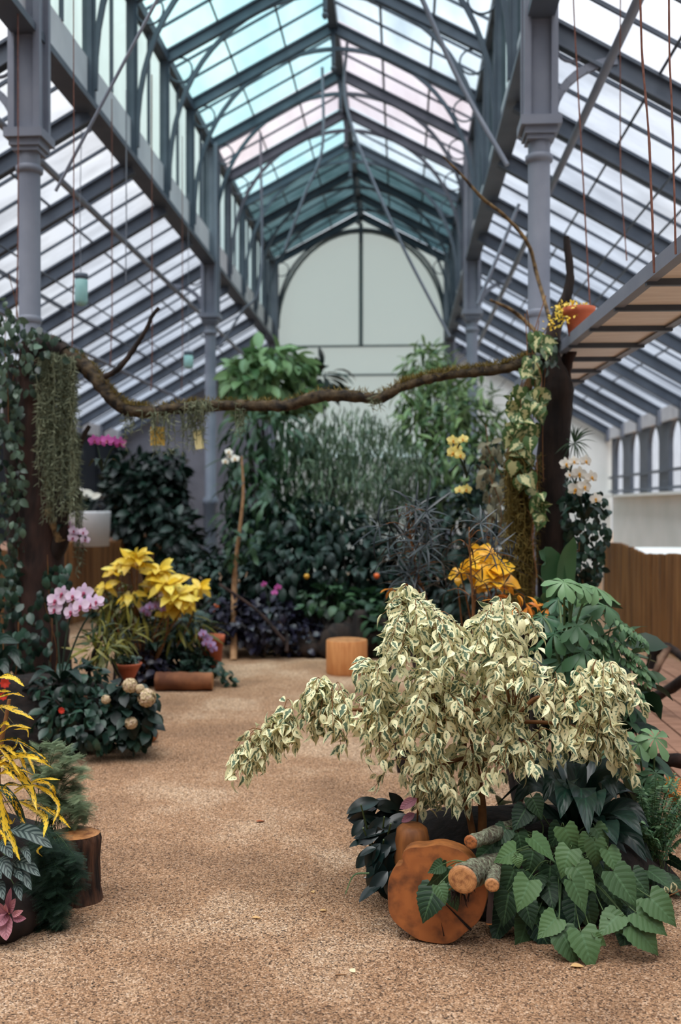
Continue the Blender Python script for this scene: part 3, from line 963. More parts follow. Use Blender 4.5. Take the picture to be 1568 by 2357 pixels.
# terracotta pot on the shelf
pp = at(1333, 790, 6.2); pp.z = zs_ + .045
px_ = (1e9, 0)
pot = thing('terracotta_pot', 'round terracotta pot standing on the hanging shelf', 'pot', pp)
Geo().lathe(pp, [(0, 0), (.06, 0), (.085, .13), (.098, .13), (.1, .175), (.085, .175), (.08, .14), (0, .14)], 28).build('pot_body', M['terra'], pot)
g = Geo()
k = 170
O = np.array(pp) + np.array([0, 0, .15]) + nrm(RNG.normal(size=(k, 3))) * RNG.random((k, 1)) * np.array([.12, .12, .05]) + np.array([-.05, 0, .02])
O[:60] += np.array([-.09, -.02, -.09]) * RNG.random((60, 1)) * 1.4
g.leaves(leafT('oval', .5, 3), O, RNG.normal(size=(k, 3)) + [0, 0, .4], RNG.normal(size=(k, 3)) + [0, -1, 1], .028)
t = thing('sedum_plant', 'small yellow-green succulent spilling out of the terracotta pot', 'plant', pp + Vector((0, 0, .14)))
g.build('foliage', M['l_yellow'], t)

# ---- screens of split cane along the beds
for side, X, ya, yb, zt, lab, ends in ((1, 2.72, 5.6, 13.6, 1.0, 'low brown cane screen in front of the white outer wall', 0),
                                      (-1, -4.2, 9.0, 17.3, 1.02, 'low brown cane-clad planter under the white pot', 1)):
    t = thing('cane_screen', lab, 'screen', (X, (ya + yb) / 2, 0))
    g = Geo()
    y = ya
    while y < yb:
        w = .035 + .03 * random.random()
        g.tube([(X, y, 0), (X + random.uniform(-.01, .01), y, zt + .03 * math.sin(y * 2.1) + random.uniform(-.012, .012))], w / 2, 6)
        y += w * .93
    if ends:
        x = X
        while x > X - 1.6:
            g.tube([(x, yb, 0), (x, yb, zt + random.uniform(-.012, .012))], .026, 6); x -= .048
    g.build('canes', M['cane'], t)
    for z in (.25, .8):
        Geo().beam((X - .04 * side * -1, ya, z), (X - .04 * side * -1, yb, z), .03, .05).build('rail', M['wood_log'], t, smooth=False)
    if ends:
        Geo().box((X - .8, (ya + yb) / 2, zt - .06), (1.5, yb - ya - .1, .05)).build('planter_top', M['plank'], t, smooth=False)
# white bench top behind the screen
tag(Geo().box((3.7, 10.5, .86), (1.6, 9.0, .06)).box((3.0, 10.5, .45), (.06, 9, .8)).box((4.3, 10.5, .45), (.06, 9, .8)).build('white_bench', M['wall'], None, smooth=False), 'long white bench between the cane screen and the outer wall', 'bench')
# planked slope beside the screen
hz = gnd(1520, 1640)

# ================================================================== PLANT HELPERS
def RN3(n, s=1.0):
    return RNG.normal(size=(n, 3)) * s


def V3(p):
    return np.array([p[0], p[1], p[2]], float)


Rn, Un, Tn = V3(R_), V3(U_), V3(T_)
UP = np.array([0, 0, 1.0])


def idir(a, b, toward=0.0):
    """a direction given on the picture plane (px right, px down) with a lean toward the viewer"""
    d = Rn * a - Un * b
    d = d / (np.linalg.norm(d) + 1e-9)
    return d + Tn * toward


def inpoly(px, py, poly):
    ins = False
    j = len(poly) - 1
    for i in range(len(poly)):
        xi, yi = poly[i]; xj, yj = poly[j]
        if (yi > py) != (yj > py) and px < (xj - xi) * (py - yi) / (yj - yi) + xi:
            ins = not ins
        j = i
    return ins


def polypts(poly, n, Y, dY=.3, rng=RNG, edge=0):
    """n points inside an outline standing at depth Y, swelling by dY towards its middle"""
    xs = [p[0] for p in poly]; ys = [p[1] for p in poly]
    out = []
    cx, cy = sum(xs) / len(xs), sum(ys) / len(ys)
    while len(out) < n:
        px = rng.uniform(min(xs), max(xs)); py = rng.uniform(min(ys), max(ys))
        if inpoly(px, py, poly):
            q = max(abs(px - cx) / (max(xs) - min(xs)) * 2, abs(py - cy) / (max(ys) - min(ys)) * 2)
            th = dY * math.sqrt(max(.05, 1 - q * q))
            out.append(V3(at(px, py, Y + rng.uniform(-1, 1) * th)))
    return np.array(out)


def ellpts(c, r, n, inner=.45, lower=-1.0):
    d = nrm(RN3(n * 3)); d = d[d[:, 2] > lower][:n]
    k = inner + (1 - inner) * RNG.random((len(d), 1)) ** .6
    return np.array(c) + d * k * np.array(r), d


LT = {
    'oval': [leafT('oval', .46, 4, 2, c, .15) for c in (.3, .8, 1.2)],
    'broad': [leafT('oval', .62, 4, 2, c, .12) for c in (.3, .8, 1.2)],
    'lance': [leafT('lance', .24, 5, 2, c, .15) for c in (.4, .9, 1.5)],
    'thin': [leafT('lance', .075, 5, 2, c, .1) for c in (.3, .8, 1.3)],
    'narrow': [leafT('lance', .13, 4, 2, c, .1) for c in (.3, .7, 1.2)],
    'heart': [leafT('heart', .86, 6, 2, c, .1, lobe=.12) for c in (.3, .7)],
    'grape': [leafT('heart', .84, 16, 4, c, f, teeth=.045, lobe=.14, wave=.012) for c, f in ((.25, .08), (.6, .12), (.8, .05))],
    'ficus': [leafT('ficus', .5, 9, 4, c, f, side=s) for c, f, s in ((.5, .18, .03), (.9, .22, -.03), (1.3, .14, .05), (.2, .25, 0))],
    'obov': [leafT('obov', .42, 6, 2, c, .12) for c in (.3, .7, 1.0)],
    'needle': leafT('needle', .10, 3, 1, .3, 0),
    'petal': leafT('petal', .95, 5, 4, .5, .05),
    'sepal': leafT('petal', .6, 5, 2, .3, .05),
}


def shrub(name, label, cat, blobs, n, T, size, mat, stems=None, droop=.5, spread=.8, group=None, stem_mat='bark', inner=.45, lower=-.8, out=.8, base=None):
    """blobs: (px, py, Y, half width px, half height px, half depth m)"""
    fol = Geo(); st = Geo()
    tot = sum(b[3] * b[4] for b in blobs)
    c0 = at(*blobs[0][:3])
    bx = gnd_under(c0) if base is None else Vector(base)
    t = thing(name, label, cat, bx, group)
    for b in blobs:
        s = mpp(b[2])
        c = V3(at(*b[:3]))
        k = max(8, int(n * b[3] * b[4] / tot))
        O, d = ellpts(c, (b[3] * s, b[5], b[4] * s), k, inner, lower)
        O[:, 2] = np.maximum(O[:, 2], .04)
        D = d * out + RN3(len(O), spread * .5) - UP * droop
        Nn = d * .5 + UP * .8 + RN3(len(O), .35)
        fol.leaves(T, O, D, Nn, size * (.7 + .6 * RNG.random(len(O))))
        for _ in range(3):
            e = c + RN3(1)[0] * np.array([b[3] * s, b[5], b[4] * s]) * .35
            m = (V3(bx) + e) / 2 + RN3(1)[0] * .08
            st.tube([bx, m, e], [.02, .014, .006], 6, sub=4)
    if stems:
        for pts, r in stems:
            st.tube(pts, r, 7, sub=5, rough=.1)
    fol.build('foliage', mat if not isinstance(mat, str) else M[mat], t)
    st.build('stem', M[stem_mat], t)
    return t


def gnd_under(p):
    return Vector((p[0], p[1], 0))


# ================================================================== THE VARIEGATED FIG AND ITS BED
mound_c = V3(gnd(1215, 2065)); mound_c = np.array([mound_c[0] + .02, 4.02, 0])
g = Geo().blob((mound_c[0], mound_c[1], 0.02), (.56, .46, .26), 28, 14, .1, flat=0.0)
tag(g.build('soil_mound', M['soil'], None), 'dark soil mound at the foot of the variegated fig', 'soil')

FIG_Y = 3.85
fig_base = Vector(at(1110, 1960, FIG_Y)); fig_base.z = .2
fig = thing('weeping_fig', 'cream and green variegated weeping fig spreading over the cut logs', 'shrub', fig_base)
poly = [(560, 1765), (545, 1725), (610, 1680), (690, 1600), (700, 1565), (760, 1590), (830, 1570), (815, 1515), (862, 1470), (880, 1400), (905, 1330), (940, 1345), (1010, 1375), (1035, 1425), (1080, 1435), (1100, 1390), (1170, 1395), (1235, 1400), (1255, 1440), (1240, 1500), (1275, 1555), (1330, 1550), (1360, 1520), (1420, 1540), (1478, 1595), (1475, 1625), (1410, 1630), (1425, 1690), (1452, 1740), (1445, 1775), (1390, 1750), (1350, 1775), (1300, 1740), (1250, 1765), (1200, 1780), (1130, 1800), (1090, 1845), (1040, 1840), (960, 1850), (930, 1810), (850, 1800), (805, 1760), (775, 1715), (700, 1685), (640, 1720)]
rg = np.random.default_rng(5)
hubs = [(1070, 1640, 0), (1000, 1560, .05), (1150, 1560, .05), (1010, 1680, -.1), (1180, 1660, -.05), (1090, 1740, -.05), (960, 1480, .05), (1140, 1480, .1), (880, 1640, 0), (760, 1650, 0), (1290, 1640, 0), (1390, 1600, .02), (1390, 1690, -.05), (980, 1780, -.1), (1180, 1760, -.1), (640, 1710, 0)]
hubP = [V3(at(x, y, FIG_Y + d)) for x, y, d in hubs]
fork = V3(at(1095, 1760, FIG_Y))
st = Geo()
st.tube([fig_base, V3(fig_base) * .5 + fork * .5 + Rn * .012, fork], [.019, .016, .014], 8, sub=5)
st.tube([V3(fig_base) + Rn * -.03, V3(at(1070, 1800, FIG_Y + .04)), hubP[0]], [.014, .012, .009], 8, sub=5)
parent = [0, 0, 0, 0, 0, 0, 1, 2, 3, 8, 4, 10, 4, 5, 5, 9]
for i, h in enumerate(hubP):
    a = fork if parent[i] == i else hubP[parent[i]]
    m = (a + h) / 2 + UP * .03 + RN3(1, .015)[0]
    st.tube([a, m, h], [.009, .007, .0045], 6, sub=5)
fo = Geo()
O = []; D = []; Nn = []; Sz = []
cxp, cyp = 1080, 1620
nt_ = 0
arm = [(512, 1788), (535, 1722), (610, 1670), (690, 1598), (700, 1565), (770, 1595), (775, 1680), (700, 1690), (640, 1730), (560, 1790)]
spur = [(1350, 1530), (1420, 1535), (1490, 1600), (1480, 1640), (1400, 1640), (1340, 1600)]
tail = [(1300, 1675), (1420, 1655), (1460, 1740), (1466, 1785), (1380, 1765), (1300, 1740)]
skirt = [(925, 1790), (1095, 1780), (1090, 1855), (1040, 1860), (960, 1865)]
while nt_ < 545:
    zone = arm if nt_ < 66 else (spur if nt_ < 96 else (tail if nt_ < 126 else (skirt if nt_ < 156 else poly)))
    armed = zone is not poly
    px = rg.uniform(512, 1495); py = rg.uniform(1325, 1880)
    if not inpoly(px, py, zone):
        continue
    # a few see-through gaps low in the middle
    if not armed and ((px - 1235) / 70) ** 2 + ((py - 1650) / 40) ** 2 < 1 and rg.random() < .85: continue
    if not armed and ((px - 1080) / 60) ** 2 + ((py - 1730) / 40) ** 2 < 1 and rg.random() < .6: continue
    if not armed and py > 1680 and rg.random() < .38: continue
    nt_ += 1
    q = ((px - cxp) / 420) ** 2 + ((py - cyp) / 270) ** 2
    th = .36 * math.sqrt(max(.04, 1 - min(q, 1)))
    dep = FIG_Y + th * (rg.uniform(-1, .85) if rg.random() < .5 else -abs(rg.normal(.75, .2)))
    e = V3(at(px, py, dep))
    hd = np.array([np.linalg.norm(h - e) for h in hubP])
    h = hubP[int(np.argmin(hd))]
    L = np.linalg.norm(e - h)
    mid = h * .45 + e * .55 + UP * (.05 + .12 * L)
    P, _ = smooth_path(np.array([h, mid, e - UP * .015]), np.ones(3), 6)
    st.tube(P, np.linspace(.0024, .0008, len(P)), 4, cap=False)
    # leaves along the outer half, alternating, tips hanging
    tl = np.concatenate([[0], np.cumsum(np.linalg.norm(np.diff(P, axis=0), axis=1))])
    start = max(0, tl[-1] - .19)
    nl = 6 + int(rg.integers(0, 5))
    for j in range(nl):
        s = start + (tl[-1] - start) * (j + .5) / nl
        i = min(np.searchsorted(tl, s), len(P) - 1)
        p = P[i]; tg = nrm(P[min(i + 1, len(P) - 1)] - P[max(i - 1, 0)])
        sd = nrm(np.cross(tg, UP) + rg.normal(size=3) * .25) * (1 if j % 2 else -1)
        hang = rg.uniform(.05, 1.25)
        d = tg * .5 + sd * .75 - UP * hang + Tn * rg.uniform(-.2, .4) + rg.normal(size=3) * .28
        O.append(p + sd * .004); D.append(d)
        nn_ = UP * .85 + Tn * .25 + sd * .3 + rg.normal(size=3) * .55
        if rg.random() < .16: nn_ = -nn_ + UP * .5
        Nn.append(nn_); Sz.append(rg.uniform(.038, .064) * (1.05 if dep < FIG_Y else .95))
# leaves near the heart so that it closes
for _ in range(800):
    px, py = rg.normal(1080, 110), rg.normal(1610, 95)
    if not inpoly(px, py, poly): continue
    O.append(V3(at(px, py, FIG_Y + rg.uniform(-.1, .3)))); D.append(-UP + rg.normal(size=3) * .45 + Rn * (px - 1080) / 300)
    Nn.append(UP + Tn + rg.normal(size=3) * .5); Sz.append(rg.uniform(.036, .058))
fo.leaves(LT['ficus'], O, D, Nn, np.array(Sz))
fo.build('foliage', M['l_ficus'], fig)
st.build('stem', M['twig'], fig)

# big round slice of oiled wood, cut face towards the path
dc = Vector(at(1003, 2045, 3.42)); 
fn = nrm(Tn * 1.0 - Rn * .22 + UP * .10)            # its face looks out here
fx = nrm(np.cross(UP, fn)); fu = np.cross(fn, fx)
R0 = .169
nn = 72
th = np.arange(nn) * 2 * math.pi / nn
rr = R0 * (1 + .035 * np.sin(2 * th + .6) + .02 * np.sin(5 * th + 2) + .012 * np.sin(9 * th))
notch = math.radians(142)
rr -= .022 * np.exp(-((th - notch) / .09) ** 2)
rr += .012 * np.exp(-((th - notch + .35) / .25) ** 2)
dcz = V3(dc)
low = (fu[2] * rr * np.sin(th)).min()
dcz[2] = -low + .002
sl = thing('round_log_slice', 'big round orange slice of oiled log lying on edge under the variegated fig', 'log slice', (dcz[0], dcz[1], 0))
rim = lambda k, z: dcz + fx * (rr * k * np.cos(th))[:, None] + fu * (rr * k * np.sin(th))[:, None] + fn * z
g = Geo()
rings = [rim(1.0, -.09), rim(1.0, -.012), rim(.985, -.003)]
V = np.concatenate(rings)
Fq = np.array([[a * nn + j, a * nn + (j + 1) % nn, (a + 1) * nn + (j + 1) % nn, (a + 1) * nn + j] for a in range(2) for j in range(nn)])
g.add(V, Fq)
g.add(np.concatenate([rim(1.0, -.09), [dcz - fn * .09]]), [[(j + 1) % nn, j, nn] for j in range(nn)])
g.build('rim', M['wood_orange'], sl)
g = Geo()
ks = [.985, .8, .6, .4, .2, .02]
V = np.concatenate([rim(k, -.003 + .003 * (1 - k)) for k in ks])
UVs = np.concatenate([np.stack([.5 + .5 * k * np.cos(th), .5 + .5 * k * np.sin(th)], -1) for k in ks])
Fq = np.array([[a * nn + j, a * nn + (j + 1) % nn, (a + 1) * nn + (j + 1) % nn, (a + 1) * nn + j] for a in range(len(ks) - 1) for j in range(nn)])
g.add(V, Fq, 0, UVs)
g.build('cut_face', M['cut'], sl)
# dark drying cracks
g = Geo()
for a, l0, l1, w in ((-.72, .25, 1.0, .010), (-1.35, .55, .85, .004)):
    d = fx * math.cos(a) + fu * math.sin(a); q = fx * -math.sin(a) + fu * math.cos(a)
    p0, p1 = dcz + d * R0 * l0 + fn * .0005, dcz + d * R0 * l1 * .97 + fn * .0005
    g.add([p0 - q * w * .1, p1 - q * w * .5, p1 + q * w * .5, p0 + q * w * .1], [[0, 1, 2, 3]])
g.build('crack', M['soil'], sl, smooth=False)

# upright peeled log behind it
ub = gnd(948, 2085)
ub = Vector((at(948, 1900, 3.66).x, 3.66, 0))
top = at(952, 1897, 3.66)
t = thing('peeled_log', 'upright brown peeled log end standing behind the round slice', 'log', ub)
r = 38 * mpp(3.66)
Geo().lathe(ub, [(r * 1.05, 0), (r * 1.1, .1), (r * 1.02, top.z - .05), (r * .9, top.z - .015), (r * .6, top.z), (0, top.z)], 26, wob=.05).build('log_body', M['wood_orange'], t)


def cut_branch(t, pts, rad, mat, cut, end, rough=.12):
    """a barked branch with a clean sawn face at its first point"""
    P, r = smooth_path(np.array([V3(p) for p in pts]), np.array(rad), 7)
    Geo().tube(P, r, 14, cap=True, rough=rough).build('bark', mat, t)
    d = nrm(P[0] - P[1])
    x = nrm(np.cross(d, UP)); z = np.cross(x, d)
    n = 26
    th = np.arange(n) * 2 * math.pi / n
    V = []; UVv = []; 
    for k in (1.0, .9, .6, .3):
        w = r[0] * k * (1.0 + .06 * np.sin(2 * th + 1))
        V.append(P[0] + d * (.001 + .004 * (k < .95)) + x * (w * np.cos(th))[:, None] + z * (w * np.sin(th))[:, None])
        UVv.append(np.stack([.5 + .5 * k * np.cos(th), .5 + .5 * k * np.sin(th)], -1))
    V.append([P[0] + d * .006]); UVv.append([[.5, .5]])
    Fq = [[a * n + j, a * n + (j + 1) % n, (a + 1) * n + (j + 1) % n, (a + 1) * n + j] for a in range(3) for j in range(n)] + [[3 * n + j, 3 * n + (j + 1) % n, 4 * n] for j in range(n)]
    g = Geo(); g.add(np.concatenate(V), Fq, 0, np.concatenate(UVv))
    g.build('cut_face', cut, t)


lb = thing('lichen_branch', 'thick lichen-covered branch with two sawn ends resting over the round slice', 'branch', at(1120, 2020, 3.5))
cut_branch(lb, [at(1065, 2024, 3.24), at(1088, 2010, 3.36), at(1150, 1985, 3.62), at(1215, 1960, 3.95)], [.046, .044, .04, .036], M['lichen'], M['cut_small'], 0)
cut_branch(lb, [at(1133, 2037, 3.2), at(1136, 2022, 3.32), at(1140, 2000, 3.48)], [.022, .021, .022], M['lichen'], M['cut_small'], 0)
cut_branch(lb, [at(1126, 2124, 3.26), at(1128, 2090, 3.27), at(1132, 2045, 3.31)], [.0095, .0095, .010], M['bark_red'], M['cut_small'], 0, .1)
# torn bark fibres under the cut
g = Geo()
for i in range(26):
    p = V3(at(1065 + RNG.uniform(-26, 26), 2050 + RNG.uniform(-4, 6), 3.28))
    g.tube([p, p + UP * -RNG.uniform(.015, .05) + RN3(1, .01)[0]], [.003, .001], 4)
g.build('torn_bark', M['bark_red'], lb)
ub_ = thing('lichen_branch', 'thinner lichen branch with a dark-hearted sawn end above the round slice', 'branch', at(1130, 1930, 3.62))
cut_branch(ub_, [at(1084, 1938, 3.42), at(1110, 1930, 3.5), at(1160, 1912, 3.72), at(1210, 1900, 3.95)], [.024, .024, .032, .03], M['lichen'], M['cut'], 0)

# ---- grape ivy sprawling on the gravel
gi = [(430, 980, -80, 140, 240, .8), (320, 900, -60, 120, 230, .25), (600, 1210, -100, 70, 210, .85), (440, 1290, -40, 150, 300, .35), (770, 1370, 60, 130, 260, .5), (890, 1385, 30, 140, 280, .8), (990, 1310, 60, 50, 100, .95),
      (1040, 1190, -95, 60, 220, .8), (1150, 1190, 80, 30, 190, .75), (1165, 1325, 0, 100, 190, .2), (1330, 1300, 110, 100, 270, .65), (1370, 1170, 120, 60, 260, .65), (1450, 1090, 110, 90, 260, .7), (1170, 930, 90, 130, 280, .5),
      (840, 990, 50, 110, 240, .5), (690, 980, -70, 100, 240, .25), (730, 745, -60, 100, 220, .75), (770, 590, 40, 110, 210, .75), (580, 640, 90, 70, 220, .7), (870, 620, -40, 60, 150, 1.0), (960, 690, 10, 120, 200, .7), (1085, 740, 50, 110, 190, .7),
      (840, 745, -60, 40, 100, 1.0), (300, 690, -100, 30, 190, .9), (390, 745, 10, 80, 90, .95), (150, 670, -80, 60, 220, .3), (420, 620, 30, 100, 180, .25), (530, 350, 40, 90, 160, .3), (880, 860, 80, 90, 220, .6), (1000, 560, 60, 80, 170, .6),
      (990, 1000, 30, 130, 260, .35), (620, 880, -20, 130, 220, .15), (760, 860, 20, 130, 230, .2), (560, 980, 30, 120, 210, .2), (1090, 1010, 40, 120, 220, .3), (920, 1150, 40, 120, 200, .3), (800, 1130, -30, 120, 220, .15), (300, 1080, -40, 130, 240, .1), (560, 1290, 30, 110, 200, .1), (1240, 1020, 70, 110, 220, .3), (700, 1200, 30, 120, 210, .1), (480, 760, -40, 120, 200, .2), (1100, 1150, 20, 120, 220, .15), (260, 1220, -60, 120, 240, .05), (1000, 780, 40, 110, 190, .4), (470, 1120, 30, 120, 200, .15), (650, 1330, 50, 80, 170, .25), (940, 760, -50, 100, 180, .35), (660, 560, -60, 90, 180, .2), (350, 800, 50, 120, 200, .15), (400, 430, -60, 70, 190, .12), (250, 560, -80, 60, 180, .2),
      (1290, 900, 90, 90, 200, .3), (1210, 1250, 60, 60, 170, .35)]
gx = [(1010, 2022, -45, 45, 62, .25), (985, 2085, -35, 60, 84, .2), (1020, 2060, 30, 50, 46, .6), (1002, 2000, -70, 30, 40, .3), (1045, 2075, 20, 60, 48, .3), (1030, 2030, -60, 40, 56, .3)]
rows = [(1068 + .319 * a, 1750 + .319 * b, c, d, .319 * e, k) for a, b, c, d, e, k in gi] + gx
ivb = thing('grape_ivy', 'toothed green grape ivy spilling onto the gravel below the fig', 'plant', gnd(1290, 2090))
fo = Geo(); st = Geo()
root = V3(at(1290, 1990, 3.75))
for i, (px, py, dx, dy, sz, k) in enumerate(rows):
    lift = np.interp(py, [1830, 1950, 2100, 2230], [3.62, 3.46, 3.34, 3.28])
    if i >= len(gi): lift = 3.22
    lift += (0 if k > .4 else .10 + .08 * random.random())
    c = V3(at(px, py, lift))
    d = idir(dx, dy, .35 + .3 * random.random())
    L = sz * mpp(lift) * 1.02
    dn = nrm(d)
    o = c - dn * L * .5
    o[2] = max(o[2], .02); 
    if (o + dn * L)[2] < .008:
        d = d + UP * ((.012 - (o + dn * L)[2]) / L); dn = nrm(d)
    n_ = UP * .7 + Tn * .75 + RN3(1, .28)[0]
    fo.leaves(LT['grape'], [o], [d], [n_], [L], [min(1, max(0, k + random.uniform(-.08, .08)))])
    if i < len(gi):
        m = (o + root) / 2 + UP * .04
        m[2] = max(m[2], .05)
        st.tube([root + RN3(1, .05)[0], m, o - dn * .015, o], [.003, .0025, .0016, .0014], 5, sub=4)
    else:
        st.tube([V3(at(1075, 1985, 3.3)), (V3(at(1075, 1985, 3.3)) + o) / 2 + UP * .01, o], [.002, .002, .0013], 5, sub=4)
# hidden lower leaves round the back
for i in range(60):
    a = random.uniform(0, 2 * math.pi)
    o = mound_c + np.array([math.cos(a) * .55, math.sin(a) * .46, random.uniform(.03, .2)])
    if o[1] < 3.75 and o[0] < mound_c[0] - .1: continue
    d = np.array([math.cos(a), math.sin(a), -.35])
    fo.leaves(LT['grape'], [o], [d], [UP + RN3(1, .3)[0]], [random.uniform(.08, .12)], [random.random() * .4])
fo.build('foliage', M['l_heart'], ivb)
st.build('stem', M['stem'], ivb)

# ---- dark strap-leaved plant behind it
sb = V3(at(1330, 1985, 3.95)); sb[2] = .22
sp = thing('strap_leaved_plant', 'dark glossy plant of long arching strap leaves under the fig', 'plant', sb)
fo = Geo(); st = Geo()
tips = [(1250, 1850, -.2, 48), (1320, 1790, .1, 52), (1215, 1800, .1, 50), (1420, 1840, -.2, 52), (1440, 1800, .1, 46), (1495, 1905, -.15, 50), (1480, 1925, -.35, 56), (1420, 1945, -.5, 66), (1490, 1985, -.2, 54), (1512, 2010, -.1, 40), (1340, 1885, -.5, 70), (1290, 1885, -.45, 60), (1380, 1880, -.45, 64), (1355, 1920, -.6, 56), (1480, 2045, -.1, 44), (1540, 1930, .15, 46), (1400, 1780, .3, 46), (1180, 1850, -.1, 50), (1250, 1780, .3, 50), (1455, 1880, .1, 50), (1300, 1835, -.3, 56), (1200, 1905, -.25, 54), (1450, 2060, -.25, 46), (1390, 2005, -.5, 50)]
for px, py, dd, w in tips:
    e = V3(at(px, py, 3.93 + dd))
    m = sb * .35 + e * .65 + UP * (.06 + .08 * random.random())
    P = [sb + RN3(1, .025)[0], m, e]
    fo.ribbon(P, w * mpp(3.8), 'lance', 14, 4, .16, .02, face=UP * .8 + Tn * .6 + RN3(1, .2)[0], rnd=random.random())
for i in range(10):
    a = random.uniform(.2, math.pi - .2)
    e = sb + np.array([math.cos(a) * .4, math.sin(a) * .35, random.uniform(-.1, .2)])
    fo.ribbon([sb, (sb + e) / 2 + UP * .15, e], .07, 'lance', 12, 4, .16, 0, face=UP, rnd=random.random())
fo.build('foliage', M['l_strap'], sp)

# ---- dark round-leaved plant beside the slice
ob = V3(gnd(900, 2050)); 
op = thing('round_leaved_plant', 'dark plant with thick oval leaves between the log slice and the path', 'plant', ob)
ol = [(835, 1850, -100, 5, 78, .8), (862, 1852, -60, 20, 60, .3), (835, 1868, -100, 15, 70, .2), (838, 1885, -100, 3, 66, .3), (858, 1890, -30, -40, 50, .2), (822, 1905, -40, 40, 44, .7), (852, 1912, 80, -50, 84, .3), (832, 1935, -90, -10, 58, .5), (850, 1925, 90, -70, 60, .1), (870, 1900, 60, -60, 60, .3), (868, 1950, 20, -90, 60, .4), (880, 1935, -20, -90, 60, .2), (838, 1975, -70, 60, 56, .5), (855, 1968, -60, 70, 60, .5), (860, 1990, -60, 60, 66, .4), (875, 1985, 10, 100, 70, .3), (860, 2015, -60, 80, 66, .2), (878, 2015, 20, 100, 60, .1), (850, 2050, -100, 30, 62, .2), (882, 2045, 40, 60, 50, .1), (890, 1960, 40, -70, 70, .1), (895, 1915, 40, -90, 70, .1), (905, 1870, 60, -60, 70, .15), (890, 1855, -70, -30, 60, .4), (910, 1890, -70, 20, 66, .1), (872, 1965, -70, 40, 60, .3), (845, 1958, -80, 20, 40, .4), (895, 2000, 0, 100, 60, .1), (880, 1880, -80, 20, 60, .2), (905, 1985, -60, 60, 60, .1), (870, 2030, -70, 60, 60, .1), (895, 2035, -20, 80, 55, .05), (900, 1940, -60, 30, 70, .05), (915, 1845, -40, -60, 50, .2)]
fo = Geo(); st = Geo()
for px, py, dx, dy, sz, k in ol:
    Yd = np.interp(py, [1840, 2060], [3.78, 3.5]) + random.uniform(-.03, .06)
    L = sz * mpp(Yd) * 1.1
    d = idir(dx, dy, random.uniform(.1, .5)); dn = nrm(d)
    o = V3(at(px, py, Yd)) - dn * L * .5
    o[2] = max(o[2], .03)
    if (o + dn * L)[2] < .01: d = d + UP * .25; d = nrm(d)
    fo.leaves([leafT('oval', .5, 8, 4, .5, .12)], [o], [d], [UP * .7 + Tn * .6 + RN3(1, .25)[0]], [L], [k])
for i in range(9):
    e = V3(at(random.uniform(830, 905), random.uniform(1850, 2030), 3.62))
    st.tube([ob + RN3(1, .02)[0] * [1, 1, 0], (ob + e) / 2 + UP * .03 - Rn * .02, e], [.006, .005, .003], 6, sub=4)
st.tube([at(850, 2010, 3.5), at(815, 2015, 3.5), at(795, 2058, 3.47)], [.004, .003, .0018], 5, sub=6)
fo.build('foliage', M['l_dark'], op); st.build('stem', M['stem'], op)

# pink leaves just under the fig
pk = V3(at(945, 1880, 3.72))
pt_ = thing('pink_leaved_plant', 'few dusty pink leaves showing under the fig above the peeled log', 'plant', Vector((pk[0], pk[1], 0)))
fo = Geo()
fo.leaves([leafT('oval', .5, 7, 4, .4, .12)], [V3(at(960, 1838, 3.66)), V3(at(955, 1872, 3.68)), V3(at(985, 1800, 3.7))], [idir(-50, 22, .3), idir(-40, 20, .3), idir(40, -10, .3)], [Tn + UP * .6] * 3, [.075, .06, .06], [.2, .1, .3])
Geo().tube([(pk[0], pk[1] + .05, 0), V3(at(960, 1900, 3.75)), V3(at(962, 1838, 3.68))], .004, 6, sub=4).build('stem', M['twig'], pt_)
fo.build('foliage', M['l_pink'], pt_)


# ---- umbrella plant (palmate leaves) behind and beside the fig
def palmate(fo, st, c, axis, size, n=8, T=LT['obov'], root=None, rnd=None, droop=.35):
    axis = nrm(np.array(axis)); x = nrm(np.cross(axis, [.3, .2, 1])); y = np.cross(axis, x)
    k = rnd if rnd is not None else random.random()
    for i in range(n):
        a = 2 * math.pi * i / n + random.uniform(-.15, .15)
        d = x * math.cos(a) + y * math.sin(a) - UP * droop * .6
        fo.leaves(T, [c], [d], [axis + RN3(1, .15)[0]], [size * random.uniform(.8, 1.15)], [min(1, max(0, k + random.uniform(-.15, .15)))])
    if root is not None:
        m = (np.array(root) + c) / 2 + UP * .05
        st.tube([root, m, c], [.006, .005, .003], 6, sub=4)


